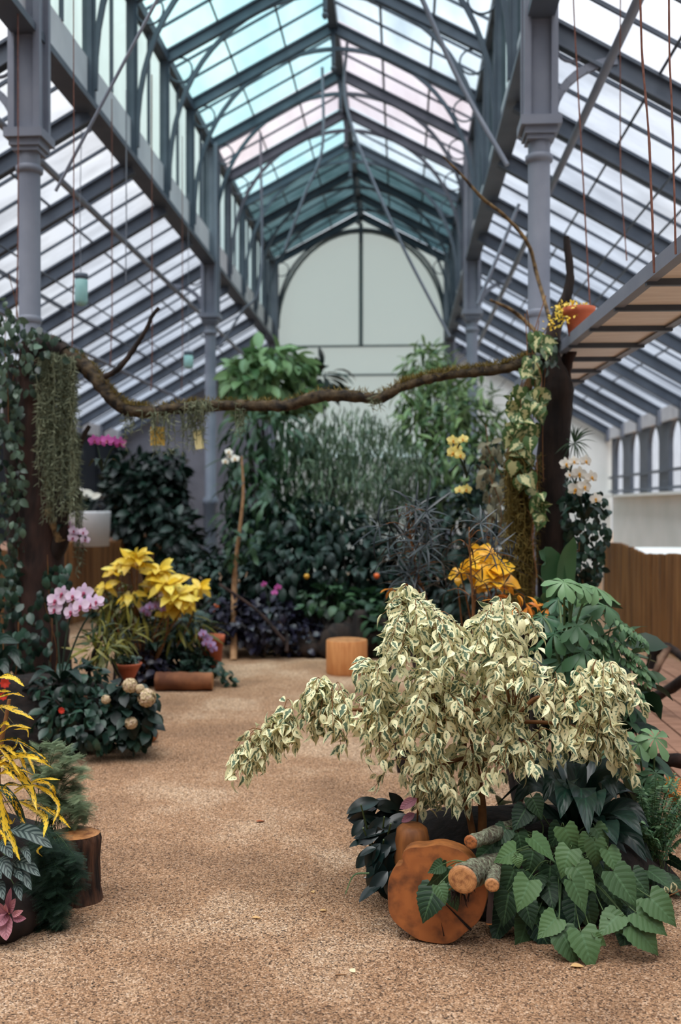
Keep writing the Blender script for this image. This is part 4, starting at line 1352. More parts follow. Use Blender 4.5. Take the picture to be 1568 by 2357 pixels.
um_b = V3(at(1290, 1700, 4.5)); um_b[2] = 0
um = thing('umbrella_plant', 'tall light green umbrella plant rising behind the fig by the dark trunk', 'plant', um_b)
fo = Geo(); st = Geo()
stem_top = V3(at(1310, 1450, 4.5))
st.tube([um_b, V3(at(1285, 1650, 4.5)), V3(at(1312, 1440, 4.5)), V3(at(1305, 1345, 4.5))], [.014, .012, .009, .005], 7, sub=6)
for px, py, Y, s, k, ax in [(1298, 1340, 4.4, .105, 1.0, (.0, .5)), (1335, 1345, 4.45, .09, .9, (.2, .4)), (1372, 1352, 4.5, .105, .9, (.3, .3)), (1330, 1440, 4.45, .11, .3, (-.1, .6)), (1275, 1460, 4.5, .12, .1, (-.3, .4)), (1395, 1395, 4.6, .12, .4, (.3, .4)), (1345, 1500, 4.45, .12, .3, (.1, .6)), (1400, 1470, 4.6, .11, .2, (.3, .5)), (1300, 1520, 4.5, .12, .15, (-.1, .6)), (1440, 1540, 4.6, .11, .15, (.4, .4)), (1390, 1560, 4.5, .12, .2, (.1, .5)), (1360, 1420, 4.6, .1, .4, (.1, .5)), (1310, 1590, 4.4, .12, .3, (0, .6)), (1430, 1440, 4.7, .09, .3, (.4, .4)), (1250, 1420, 4.7, .11, 0, (-.3, .5)), (1450, 1620, 4.6, .1, .1, (.4, .3)), (1285, 1380, 4.8, .1, .1, (-.2, .4))]:
    c = V3(at(px, py, Y))
    palmate(fo, st, c, Tn * ax[1] + Rn * ax[0] + UP * .8, s, 8, root=V3(at(1300 + (px - 1300) * .25, py + 110, 4.5)), rnd=k)
fo.build('foliage', M['l_scheff'], um); st.build('stem', M['stem'], um)

u2b = V3(at(1500, 1850, 4.1)); u2b[2] = 0
u2 = thing('umbrella_plant', 'low pale green umbrella plant beside the reddish driftwood', 'plant', u2b)
fo = Geo(); st = Geo()
for px, py, s, k in [(1508, 1698, .088, 1.0), (1470, 1712, .075, .8), (1510, 1780, .06, .3), (1540, 1800, .06, .3), (1490, 1790, .06, .2)]:
    palmate(fo, st, V3(at(px, py, 4.0)), Tn * .7 + UP * .7 + Rn * (px - 1490) * .01, s, 8, root=u2b, rnd=k)
fo.build('foliage', M['l_scheff'], u2); st.build('stem', M['stem'], u2)

# fine-leaved fern at the corner of the bed
fb = V3(at(1500, 1960, 3.95)); fb[2] = 0
fp = thing('fine_leaved_fern', 'soft fine-leaved green fern at the outer edge of the fig bed', 'fern', fb)
fo = Geo(); st = Geo()
for i in range(46):
    e = V3(at(random.uniform(1450, 1600), random.uniform(1775, 1935), random.uniform(3.75, 4.15)))
    P, _ = smooth_path(np.array([fb + RN3(1, .03)[0] * [1, 1, 0], (fb + e) / 2 + UP * .06, e]), np.ones(3), 8)
    st.tube(P, np.linspace(.002, .0006, len(P)), 4, cap=False)
    for p, q in zip(P[5:], P[6:]):
        for s in (-1, 1):
            tgt = nrm(q - p); sd = nrm(np.cross(tgt, UP)) * s
            fo.leaves(LT['oval'], [p, (p + q) / 2], [sd + tgt * .4 - UP * .2] * 2, [UP + RN3(1, .4)[0]] * 2, [.026, .024])
fo.build('foliage', M['l_scheff'], fp); st.build('stem', M['stem'], fp)

# compound-leaved vine behind the fig
vb = V3(at(1400, 1700, 4.75)); vb[2] = 0
vp = thing('compound_leaved_shrub', 'green shrub with sprays of small paired leaves beside the cane screen', 'shrub', vb)
fo = Geo(); st = Geo()
for px, py in [(1470, 1450), (1440, 1432), (1465, 1500), (1475, 1530), (1440, 1480), (1455, 1520), (1380, 1455), (1365, 1475), (1420, 1600), (1460, 1570), (1400, 1505), (1420, 1540), (1440, 1570), (1470, 1590), (1385, 1590)]:
    e = V3(at(px, py, 4.55)); a = V3(at(px - 70, py + 15, 4.65))
    P, _ = smooth_path(np.array([vb, a, e - UP * .02, e - UP * .09 + Rn * .03]), np.ones(4), 7)
    st.tube(P, np.linspace(.004, .001, len(P)), 4, cap=False)
    for p, q in zip(P[8:], P[9:]):
        for s in (-1, 1):
            tgt = nrm(q - p); sd = nrm(np.cross(tgt, UP)) * s
            fo.leaves(LT['oval'], [p], [sd + tgt * .5 - UP * .25], [UP * .7 + Tn * .6], [.042], [random.uniform(.3, 1)])
fo.build('foliage', M['l_scheff'], vp); st.build('stem', M['stem'], vp)

# big round-leaved plant filling the gap below the trunk
shrub('rubber_plant', 'broad dark rounded leaves at the foot of the dark tree trunk', 'plant', [(1350, 1480, 5.0, 90, 90, .25), (1290, 1420, 5.1, 60, 80, .2), (1420, 1570, 4.9, 60, 90, .2), (1390, 1700, 4.6, 90, 90, .25), (1330, 1620, 4.8, 100, 90, .3)], 170, LT['broad'], .17, 'l_mid', droop=.3)
bl = V3(at(1290, 1400, 5.4)); bl[2] = 0
t = thing('bird_nest_fern', 'two upright broad green fern leaves before the dark tree trunk', 'fern', bl)
fo = Geo()
fo.ribbon([bl, at(1300, 1340, 5.4), at(1322, 1235, 5.35)], 48 * mpp(5.4), 'strap', 12, 4, .1, .03, face=Tn + Rn * .3, rnd=.35)
fo.ribbon([bl, at(1275, 1340, 5.4), at(1240, 1268, 5.3)], 60 * mpp(5.4), 'strap', 12, 4, .1, .03, face=Tn + UP * .3, rnd=.2)
fo.ribbon([bl, at(1340, 1400, 5.3), at(1430, 1392, 5.2)], 46 * mpp(5.4), 'strap', 12, 4, .1, .03, face=Tn * .5 + UP, rnd=.9)
fo.build('fronds', leafm('fern_frond', S(24, 66, 40), S(110, 146, 96), rough=.4), t)

# ================================================================== MOSSY TREES AND THE LONG BRANCH
TY = 6.5      # the tree with the dark trunk
LY = 6.9      # the ivy-covered tree


def path(pts, Y, dY=0):
    n = len(pts)
    return [at(p[0], p[1], (p[2] if len(p) > 2 else Y + dY * i / max(1, n - 1))) for i, p in enumerate(pts)]


rb = at(1268, 1500, TY); rb.z = 0
tr = thing('dead_tree', 'dark-trunked dead tree with a forked top beside the hanging shelf', 'tree', rb)
s = mpp(TY)
P = path([(1280, 1560), (1278, 1400), (1274, 1250), (1270, 1120), (1277, 980), (1283, 900), (1272, 850), (1266, 815)], TY)
P = [Vector((P[0].x, P[0].y, 0))] + P
Geo().tube(P, [44 * s, 42 * s, 40 * s, 38 * s, 36 * s, 35 * s, 36 * s, 28 * s, 22 * s], 16, sub=6, rough=.07).build('trunk', M['bark'], tr)
P = path([(1262, 840), (1268, 790), (1284, 730), (1305, 680), (1313, 630), (1306, 570), (1304, 545)], TY)
Geo().tube(P, [22 * s, 20 * s, 15 * s, 12 * s, 9 * s, 8 * s, 7 * s], 10, sub=5, rough=.1).build('fork_limb', M['bark'], tr)
P = path([(1290, 900), (1300, 840), (1330, 790)], TY + .1)
Geo().tube(P, [26 * s, 18 * s, 8 * s], 10, sub=5, rough=.1).build('fork_limb', M['bark_red'], tr)
P = path([(1215, 745), (1180, 715), (1150, 700), (1128, 690)], TY + .5)
tag(Geo().tube([at(1268, 800, TY)] + P, [.012, .014, .013, .011, .008], 8, sub=5, rough=.15).build('bare_twig', M['bark_moss']), 'crooked brown twig pointing towards the end wall past the near column', 'twig')
P = path([(1020, 360), (1060, 400), (1110, 455), (1165, 500), (1215, 560), (1238, 640), (1276, 770, 6.52)], 7.0)
tag(Geo().tube(P, [.006, .009, .012, .012, .014, .014, .014], 8, sub=6, rough=.2).build('bare_twig', M['bark_moss']), 'long thin brown twig crossing high before the near column', 'twig')

# moss-hung second trunk
mb = at(1200, 1500, TY - .1); mb.z = 0
mt = thing('moss_trunk', 'slim trunk wrapped in golden moss beside the dark trunk', 'trunk', mb)
P = [mb] + path([(1203, 1390), (1198, 1250), (1192, 1150), (1186, 1050), (1200, 950), (1222, 870)], TY - .1)
Geo().tube(P, [30 * s, 29 * s, 27 * s, 25 * s, 20 * s, 13 * s, 9 * s], 14, sub=6, rough=.12).build('trunk', M['bark_moss'], mt)


def strands(g, pts, n, L, spread, T=None, size=.02, jitter=.03):
    """hanging moss: thin wavering strands below points of a path"""
    pts = np.array([V3(p) for p in pts])
    for _ in range(n):
        i = random.random() * (len(pts) - 1); k = int(i)
        p = pts[k] * (1 - i + k) + pts[min(k + 1, len(pts) - 1)] * (i - k) + RN3(1, spread)[0] * [1, 1, .4]
        l = L * random.uniform(.35, 1.15)
        m = max(3, int(l / .03))
        ps = [p + np.array([0, 0, -l * j / m]) + RN3(1, .006)[0] * [1, 1, 0] for j in range(m + 1)]
        g.tube(ps, np.linspace(.004, .0015, m + 1), 3, cap=False, rnd=random.random())
        o = np.array(ps)[:-1]
        g.leaves(LT['needle'], np.repeat(o, 2, 0), RN3(len(o) * 2) * [1, 1, .6] + [0, 0, -.6], RN3(len(o) * 2), .05, rnd=random.random())


g = Geo()
strands(g, path([(1175, 1060), (1195, 1040), (1220, 1060)], TY - .18), 90, 1.05, .035)
strands(g, path([(1170, 1250), (1200, 1240), (1230, 1260)], TY - .2), 60, .5, .035)
g.build('hanging_moss', M['l_moss_y'], mt)

# the long branch between the two trees
bp = [(118, 795, 6.8), (165, 825, 6.75), (205, 850, 6.7), (240, 893, 6.65), (268, 925, 6.62), (300, 944, 6.6), (345, 948, 6.6), (410, 940, 6.58), (480, 934, 6.55), (600, 934, 6.5), (660, 934, 6.5), (700, 922, 6.48), (745, 911, 6.45), (800, 912, 6.45), (845, 916, 6.45), (880, 915, 6.42), (920, 893, 6.4), (975, 876, 6.4), (1040, 862, 6.4), (1105, 856, 6.4), (1170, 846, 6.4), (1215, 828, 6.42), (1262, 800, 6.48)]
br = [20, 19, 20, 18, 17, 16, 14, 13, 12.5, 12, 12.5, 13, 13, 13, 12, 12, 11, 10.5, 10, 11, 12, 13, 16]
bpt = [at(*p) for p in bp]
lb_ = thing('mossy_branch', 'long crooked mossy branch stretched across the path between the two trees', 'branch', bpt[0])
Geo().tube(bpt, [r * mpp(6.5) for r in br], 12, sub=5, rough=.2).build('bark', M['bark_branch'], lb_)
g = Geo()
Pp, rr_ = smooth_path(np.array([V3(p) for p in bpt]), np.array([r * mpp(6.5) for r in br]), 8)
for i in range(len(Pp)):
    pxk = i / len(Pp)
    dens = 16 if pxk > .72 or .1 < pxk < .26 else 7
    if .42 < pxk < .68: dens = 3
    k = dens * 2
    o = Pp[i] + RN3(k, .010) * [1, 1, .4] + [0, 0, rr_[i] * .8]
    g.leaves(LT['needle'], o, RN3(k) + [0, 0, .5], RN3(k), .05)
g.build('moss_crust', M['l_moss_y'], lb_)
g = Geo()
strands(g, path([(350, 950), (420, 945), (470, 938)], 6.55), 46, .28, .02)
strands(g, path([(280, 940), (310, 945)], 6.6), 12, .24, .02)
strands(g, path([(430, 925), (490, 925)], 6.5), 26, .12, .02)
strands(g, path([(545, 930), (560, 930)], 6.5), 10, .22, .01)
strands(g, path([(840, 915), (885, 915)], 6.4), 8, .1, .01)
g.build('hanging_moss', M['l_moss'], lb_)
P = path([(240, 868), (268, 852), (295, 822), (318, 788), (338, 755), (350, 728), (366, 708)], 6.6)
g = Geo().tube(P, [.02, .02, .018, .016, .014, .013, .012], 9, sub=5, rough=.12)
g.build('side_limb', M['bark'], lb_)

# ---- ivy-covered tree
lbp = at(95, 1590, LY); lbp.z = 0
lt = thing('ivy_tree', 'thick dark trunk hung with grey moss beside the lilac orchids', 'tree', lbp)
s = mpp(LY)
P = [lbp] + path([(98, 1480), (92, 1350), (95, 1220), (92, 1080), (85, 960), (82, 860), (80, 790)], LY)
Geo().tube(P, [66 * s, 62 * s, 56 * s, 54 * s, 48 * s, 44 * s, 40 * s, 34 * s], 18, sub=6, rough=.08).build('trunk', M['bark_red'], lt)
Geo().tube(path([(40, 1540), (45, 1300), (40, 1100), (30, 950), (20, 840)], LY + .15), [34 * s, 30 * s, 28 * s, 24 * s, 18 * s], 12, sub=6, rough=.1).build('side_trunk', M['bark'], lt)
Geo().tube(path([(98, 1330, 6.9), (140, 1240, 6.82), (142, 1190, 6.8), (170, 1152, 6.8), (186, 1140, 6.8)], LY - .1), [22 * s, 20 * s, 16 * s, 9 * s, 6 * s], 10, sub=6, rough=.1).build('limb', M['bark'], lt)
Geo().tube(path([(100, 1120, 6.88), (112, 1180, 6.78), (130, 1215, 6.78), (140, 1245, 6.8)], LY - .15), [8 * s, 10 * s, 12 * s, 14 * s], 10, sub=6, rough=.1).build('limb', M['bark_moss'], lt)
Geo().tube(path([(160, 1180), (165, 1090), (190, 1010), (206, 980)], LY + .1), [12 * s, 9 * s, 7 * s, 5 * s], 8, sub=6, rough=.1).build('limb', M['bark'], lt)
Geo().tube(path([(95, 800), (120, 795), (150, 815)], LY - .05, -.1), [28 * s, 24 * s, 20 * s], 10, sub=5, rough=.1).build('limb', M['bark'], lt)
g = Geo()
strands(g, path([(98, 835), (120, 815), (150, 825), (165, 835)], LY - .22), 150, 1.0, .03)
strands(g, path([(165, 1000), (178, 1010)], LY - .1), 30, .5, .02)
strands(g, path([(180, 1120), (182, 1130)], LY - .1), 14, .62, .012)
g.build('hanging_moss', M['l_moss'], lt)


def vine(name, label, polyv, n, Y, dY, T, size, mat, stems=5, face=None, droop=.9, cat='vine', base=None):
    pts = polypts(polyv, n, Y, dY)
    b = V3(at(sum(p[0] for p in polyv) / len(polyv), max(p[1] for p in polyv), Y)) if base is None else V3(base)
    t = thing(name, label, cat, b)
    fo = Geo(); st = Geo()
    D = RN3(n, .45) - UP * droop + Tn * .25
    Nn = Tn * .9 + UP * .5 + RN3(n, .4)
    fo.leaves(T, pts, D, Nn, size * (.7 + .6 * RNG.random(n)))
    order = np.argsort(pts[:, 2])
    for _ in range(stems):
        p = pts[RNG.integers(0, n)] - Tn * .03
        st.tube([p + UP * .25 + RN3(1, .03)[0], p + RN3(1, .03)[0], p - UP * .25 + RN3(1, .03)[0], p - UP * .5], .003, 5, sub=4)
    fo.build('foliage', M[mat] if isinstance(mat, str) else mat, t)
    st.build('stem', M['twig'], t)
    return t


vine('climbing_ivy', 'grey-green ivy curtain hanging down the thick mossy trunk from its top', [(-40, 700), (20, 690), (50, 740), (110, 760), (190, 800), (200, 830), (110, 830), (70, 900), (50, 1000), (60, 1150), (50, 1300), (20, 1420), (-40, 1450)], 620, 6.72, .16, LT['broad'], .07, 'l_vivy')
vine('climbing_ivy', 'dark ivy around the foot of the thick mossy trunk', [(-40, 1400), (40, 1280), (60, 1420), (110, 1300), (165, 1290), (160, 1400), (120, 1480), (100, 1560), (40, 1640), (-40, 1560)], 190, 6.5, .14, LT['broad'], .075, 'l_ivy')
t = thing('big_dark_leaf_plant', 'dark drooping broad leaves in front of the thick mossy trunk foot', 'plant', gnd(10, 1640))
fo = Geo()
for a, b, c, w in [((0, 1560), (-10, 1480), (45, 1480), 40), ((-10, 1580), (20, 1500), (48, 1540), 34), ((-20, 1600), (0, 1530), (20, 1560), 34)]:
    fo.ribbon([at(a[0] - 20, a[1] + 40, 6.0), at(*b, 5.95), at(*c, 5.85)], w * mpp(6), 'lance', 10, 4, .1, .02, rnd=.6)
Geo().tube([gnd(10, 1640), at(-10, 1600, 6.05), at(-15, 1540, 6.0)], .01, 6).build('stem', M['stem'], t)
fo.build('foliage', M['l_strap'], t)
vine('marbled_vine', 'cream-marbled vine trailing from the branch fork down the golden moss trunk', [(1225, 760), (1262, 790), (1250, 870), (1258, 950), (1228, 1000), (1215, 1080), (1230, 1120), (1210, 1130), (1180, 1080), (1165, 1010), (1175, 900), (1205, 850)], 105, 6.2, .13, LT['heart'], .085, 'l_pothos')
vine('marbled_vine', 'loose end of cream-marbled vine dangling alone across the dark trunk', [(1222, 1125), (1245, 1135), (1258, 1190), (1245, 1200), (1225, 1160)], 16, 6.15, .03, LT['heart'], .08, 'l_pothos', 1)
vine('dry_vine', 'dusty grey dried vine hanging between the yellow orchids and the moss trunk', [(1115, 1020), (1160, 1000), (1185, 1080), (1165, 1200), (1180, 1290), (1150, 1280), (1120, 1180), (1105, 1080)], 120, 6.5, .1, LT['oval'], .07, leafm('dry_leaf', S(96, 100, 84), S(152, 148, 122), rough=.7))
vine('climbing_ivy', 'dark ivy climbing the dark trunk below the white orchids', [(1300, 1090), (1330, 1130), (1385, 1130), (1405, 1190), (1385, 1330), (1340, 1440), (1300, 1300), (1290, 1180)], 420, 6.35, .16, LT['broad'], .06, 'l_ivy')
vine('climbing_ivy', 'sparse dark ivy on the fork above the terracotta pot', [(1215, 790), (1262, 760), (1285, 830), (1260, 850), (1220, 840)], 40, 6.3, .06, LT['broad'], .06, 'l_vivy', 2)
fo = Geo()
t = thing('air_plant', 'spiky green air plant tuft on the dark trunk over the white orchids', 'plant', at(1320, 1010, 6.4))
c = at(1322, 1020, 6.4)
for i in range(34):
    a = random.uniform(0, 2 * math.pi)
    e = V3(at(1322 + 62 * math.cos(a) * random.uniform(.5, 1), 1015 + 55 * math.sin(a) * random.uniform(.5, 1), 6.4 + random.uniform(-.15, .1)))
    fo.ribbon([c, (V3(c) + e) / 2 + UP * .02, e], .008, 'lance', 6, 1, 0, rnd=random.random())
fo.build('foliage', M['l_mid'], t)


# ---- orchids
def orchid_mesh(petal, lip, size=1.0):
    """one moth orchid flower in its own axes: face looks along +y... (x across, z up)"""
    g = Geo()
    c = np.zeros(3)
    fx, fz, fy = np.array([1., 0, 0]), np.array([0, 0, 1.]), np.array([0, -1., 0])
    for a, T, L in ((12, 'petal', .52), (168, 'petal', .52)):
        d = fx * math.cos(math.radians(a)) + fz * math.sin(math.radians(a)) + fy * .12
        g.leaves(LT['petal'], [c + fy * .01], [d], [fy], [L], [.7])
    for a in (90, 215, 325):
        d = fx * math.cos(math.radians(a)) + fz * math.sin(math.radians(a)) + fy * .05
        g.leaves(LT['sepal'], [c], [d], [fy], [.5], [.3])
    g2 = Geo()
    g2.blob(c + fy * .08 - fz * .06, (.09, .09, .12), 8, 6, .1)
    g2.leaves(LT['sepal'], [c + fy * .08 - fz * .08], [-fz + fy * .6], [fy + fz], [.22], [.2])
    out = []
    for gg, nm, mm in ((g, 'flower', petal), (g2, 'lip', lip)):
        o = gg.build(nm, M[mm]); out.append(o.data); bpy.data.objects.remove(o)
    return out


ORCH = {k: orchid_mesh(k, l) for k, l in (('f_lilac', 'f_lip'), ('f_magenta', 'f_lip'), ('f_white', 'f_lip_y'), ('f_yellow', 'f_lip_y'), ('f_purple', 'f_lip'))}


def place_flower(kind, parent, p, size, face=None):
    o = bpy.data.objects.new('flower', ORCH[kind][0])
    COL.objects.link(o)
    l = bpy.data.objects.new('lip', ORCH[kind][1])
    COL.objects.link(l)
    l.parent = o
    f = V3(face if face is not None else (Tn + Rn * random.uniform(-.5, .5) + UP * random.uniform(-.1, .35)))
    y = -nrm(f); x = nrm(np.cross(y, UP)); z = np.cross(x, y)
    ro = random.uniform(-.3, .3)
    x, z = x * math.cos(ro) + z * math.sin(ro), z * math.cos(ro) - x * math.sin(ro)
    Mx = Matrix(((x[0], y[0], z[0], p[0]), (x[1], y[1], z[1], p[1]), (x[2], y[2], z[2], p[2]), (0, 0, 0, 1)))
    o.matrix_world = Mx @ Matrix.Scale(size, 4)
    o.parent = parent
    o.matrix_parent_inverse = Matrix.Translation(-parent.location)
    return o


def orchid(label, kind, flowers, Y, base, leaves=4, leafsize=.2, stem_mat='stem_dark', via=None):
    """flowers: (px, py, diameter px)"""
    b = Vector(base)
    t = thing('orchid', label, 'orchid', b)
    st = Geo()
    n = len(flowers)
    pts = [V3(at(px, py, Y + random.uniform(-.06, .06))) for px, py, d in flowers]
    for p, (px, py, d) in zip(pts, flowers):
        place_flower(kind, t, p, d * mpp(Y) * 1.0)
    order = sorted(range(n), key=lambda i: -pts[i][2])
    # one arching spray per four flowers
    for k in range(0, n, 4):
        grp = sorted([pts[i] for i in range(n)][k:k + 4], key=lambda q: q[0])
        mid = (V3(b) + grp[0]) / 2 + UP * .05
        st.tube([b, mid] + [q + (V3(RN3(1, .004)[0])) - Tn * .02 for q in grp], .006, 6, sub=4)
    st.build('stem', M[stem_mat], t)
    if leaves:
        fo = Geo()
        for i in range(leaves):
            a = 2 * math.pi * i / leaves + .5
            e = V3(b) + np.array([math.cos(a) * leafsize, math.sin(a) * leafsize, .03])
            fo.ribbon([V3(b), (V3(b) + e) / 2 + UP * .07, e], leafsize * .32, 'lance', 8, 2, .12, face=UP, rnd=random.random())
        fo.build('leaves', M['l_strap'], t)
    return t


orchid('spray of pale lilac moth orchids in front of the thick mossy trunk', 'f_lilac', [(128, 1382, 46), (126, 1402, 38), (143, 1366, 40), (168, 1372, 42), (194, 1364, 48), (164, 1408, 44), (186, 1395, 46), (206, 1390, 46), (222, 1385, 40)], 5.9, at(140, 1570, 5.95), 5, .26)
orchid('magenta orchids hanging in a row below the mossy branch', 'f_magenta', [(217, 1014, 30), (233, 1016, 30), (247, 1014, 32), (262, 1016, 28), (277, 1020, 32)], 6.7, at(235, 1085, 6.75), 3, .14)
orchid('pale purple orchids in front of the white pot on the cane planter', 'f_lilac', [(160, 1210, 24), (170, 1222, 26), (180, 1232, 24), (168, 1238, 26), (192, 1225, 24), (196, 1242, 24)], 6.74, at(146, 1235, 6.8), 3, .12)
orchid('white orchids blooming beside the slim far column', 'f_white', [(527, 1040, 20), (541, 1056, 22), (519, 1062, 18), (530, 1050, 18)], 9.5, at(545, 1130, 9.6), 3, .18)
orchid('large white orchids on the dark trunk beside the arched windows', 'f_white', [(1303, 1068, 34), (1322, 1062, 26), (1349, 1061, 30), (1311, 1092, 20), (1334, 1090, 36), (1362, 1098, 34), (1326, 1126, 40), (1346, 1120, 36), (1372, 1148, 30)], 6.1, at(1345, 1200, 6.25), 4, .18)
orchid('pale yellow orchids in a small cluster under the mossy branch', 'f_yellow', [(1043, 1014, 30), (1066, 1011, 26), (1050, 1030, 30), (1044, 1042, 34), (1060, 1048, 26)], 6.4, at(1075, 1100, 6.5), 3, .12)
orchid('two pale yellow orchids below the yellow cluster', 'f_yellow', [(1058, 1128, 24), (1074, 1126, 26)], 6.4, at(1090, 1200, 6.5), 2, .1)
orchid('small dusky purple orchids under the yellow-leaved shrub', 'f_purple', [(332, 1404, 22), (345, 1396, 24), (358, 1394, 24), (370, 1394, 24), (382, 1394, 22), (340, 1412, 20), (376, 1402, 18)], 8.1, at(345, 1500, 8.2), 4, .2)
orchid('pale lilac orchids over the split log beside the path', 'f_purple', [(467, 1458, 22), (478, 1470, 24), (486, 1484, 24), (492, 1494, 20), (474, 1480, 20)], 8.05, at(455, 1560, 8.3), 3, .16)
orchid('few purple orchids before the dark hedge by the pale slender stem', 'f_magenta', [(608, 1345, 16), (640, 1352, 18), (632, 1364, 16)], 9.6, at(625, 1430, 9.7), 3, .16)

# ---- hanging tags and glass jars
def card(px0, px1, py0, py1, Y, tilt, mat, label):
    c = at((px0 + px1) / 2, (py0 + py1) / 2, Y); w = (px1 - px0) * mpp(Y); h = (py1 - py0) * mpp(Y)
    t = thing('sticky_card', label, 'card', c)
    rot = Matrix.Rotation(tilt, 3, 'Y')
    Geo().box(c, (w, .004, h), rot).build('card', mat, t, smooth=False)
    Geo().tube([c + rot @ Vector((0, 0, h * .5)), c + Vector((0, 0, h * .5 + .08)), at((px0 + px1) / 2, 940, Y)], .002, 5).build('string', M['twig_grey'], t)


card(346, 380, 982, 1026, 6.56, 0, surf('yellow_card', S(206, 168, 76), rough=.6), 'yellow sticky card hanging among the moss under the branch')
card(447, 467, 989, 1034, 6.54, math.radians(-9), surf('cream_card', S(226, 214, 158), rough=.6), 'narrow cream card hanging askew under the branch')
jar = surf('turquoise_glass', S(140, 190, 190), S(170, 212, 208), scale=6, rough=.2)
for px, py0, py1, w, Y, lab in ((187, 632, 706, 30, 9.06, 'turquoise glass jar with a dark lid hanging under the aisle glass'), (434, 812, 850, 22, 11.98, 'smaller turquoise glass jar hanging near the slim far column')):
    top = at(px, py0, Y); h = (py1 - py0) * mpp(Y); r = w * mpp(Y) / 2
    t = thing('glass_jar', lab, 'jar', top - Vector((0, 0, h)))
    Geo().lathe(top - Vector((0, 0, h)), [(0, 0), (r * .75, .01), (r, h * .15), (r, h * .8), (r * .8, h * .9)], 18).build('jar_body', jar, t)
    Geo().lathe(top - Vector((0, 0, h * .1)), [(r * .9, -.02), (r * 1.05, 0), (r * 1.05, .035), (0, .04)], 18).build('lid', M['steel_dark'], t)
    if Y > 10:
        Geo().tube([top, Vector((top.x, top.y, aisle_z(top.x) - .06))], .004, 5).build('hanger', M['wire'], t)

# ================================================================== BEDS ALONG THE PATH
# ---- near corner: croton, fern, striped leaves, stump
nb = gnd(-60, 2080)
tag(Geo().blob((nb.x - .2, nb.y + .25, .0), (.5, .42, .26), 24, 12, .1, flat=0.0).build('soil_mound', M['soil']), 'dark soil mound under the yellow croton', 'soil')
sp_ = gnd(172, 2070)
sr = 54 * mpp(3.72)
t = thing('tree_stump', 'dark bark tree stump with orange top at the edge of the croton bed', 'stump', sp_)
hgt = at(172, 1912, 3.74).z
Geo().lathe(sp_, [(sr * 1.12, 0), (sr * 1.0, .06), (sr * 1.01, hgt * .25), (sr * 1.0, hgt * .4), (sr * .98, hgt * .6), (sr * 1.02, hgt * .8), (sr * 1.05, hgt - .02), (sr * 1.0, hgt)], 60, wob=.10, ridge=.035).build('bark', M['bark_stump'], t)
V = [(sp_.x, sp_.y, hgt + .004)]; Fc = []
nn = 34
tha = np.arange(nn) * 2 * math.pi / nn
wv = 1 + .10 * (np.sin(tha * 2 + 1) * .5 + np.sin(tha * 3 + 2) * .35 + np.sin(tha * 5) * .2)
g = Geo()
V = np.stack([sp_.x + sr * wv * np.cos(tha), sp_.y + sr * wv * np.sin(tha), np.full(nn, hgt - .001)], -1)
g.add(np.concatenate([V, [[sp_.x, sp_.y, hgt + .006]]]), [[j, (j + 1) % nn, nn] for j in range(nn)], 0, np.concatenate([np.stack([.5 + .5 * np.cos(tha), .5 + .5 * np.sin(tha)], -1), [[.5, .5]]]))
g.build('cut_face', M['cut_small'], t)
# mossy log along the ground in the corner
tag(Geo().tube([gnd(-120, 2175) + Vector((0, 0, .05)), gnd(0, 2165) + Vector((0, 0, .055)), gnd(90, 2120) + Vector((0, 0, .05)), gnd(150, 2090) + Vector((0, 0, .035))], [.06, .065, .06, .035], 14, sub=6, rough=.12).build('mossy_log', M['bark']), 'dark mossy log lying in front of the pink-leaved plant', 'log')

cb = V3(nb) + [0, .1, .2]
cr = thing('croton', 'yellow croton with long dark-spotted drooping leaves in the near corner', 'shrub', (cb[0], cb[1], 0))
Q = lambda a, b: (a * .319, 1500 + b * .319)
cl = [([(-120, 260), (0, 190), (90, 190), (175, 250)], 62), ([(-100, 310), (0, 288), (80, 287)], 34), ([(-100, 400), (0, 330), (100, 305), (175, 325)], 40), ([(-100, 480), (0, 400), (120, 430), (245, 492)], 64), ([(-120, 700), (0, 600), (90, 540), (225, 553)], 66),
      ([(-100, 720), (0, 650), (130, 640), (300, 750), (350, 800)], 40), ([(-120, 900), (0, 800), (130, 755), (260, 770), (385, 845)], 66), ([(-100, 840), (0, 810), (120, 860), (230, 1010), (265, 1145)], 80), ([(-100, 1000), (0, 980), (80, 1050), (150, 1180), (205, 1335)], 74), ([(-60, 960), (0, 1030), (30, 1200), (90, 1370), (145, 1505)], 82),
      ([(0, 880), (130, 850), (245, 890)], 46), ([(60, 1050), (240, 940), (330, 920), (435, 925)], 40), ([(100, 1000), (270, 940), (370, 975), (405, 1060)], 50), ([(150, 940), (330, 1000), (425, 1110), (380, 1250)], 44), ([(130, 1080), (265, 1150), (330, 1215), (315, 1340)], 60), ([(200, 1090), (390, 1160), (510, 1275)], 48),
      ([(-40, 1100), (130, 1080), (270, 1105), (400, 1190)], 40), ([(-60, 1020), (60, 960), (160, 975), (255, 960)], 48), ([(-60, 940), (10, 880), (60, 870), (115, 930)], 44), ([(220, 1300), (300, 1390), (270, 1440), (305, 1480)], 24), ([(-60, 700), (40, 690), (120, 760)], 52), ([(-60, 620), (30, 520), (70, 530)], 46), ([(-40, 1250), (30, 1330), (40, 1400)], 40),
      ([(40, 700), (150, 770), (200, 900)], 36), ([(100, 560), (195, 560), (205, 620)], 22), ([(130, 640), (220, 800), (250, 880)], 28), ([(-80, 780), (40, 740), (110, 690), (130, 620)], 40), ([(0, 700), (60, 760), (150, 890)], 44), ([(20, 1100), (80, 1240), (110, 1200)], 34)]
fo = Geo()
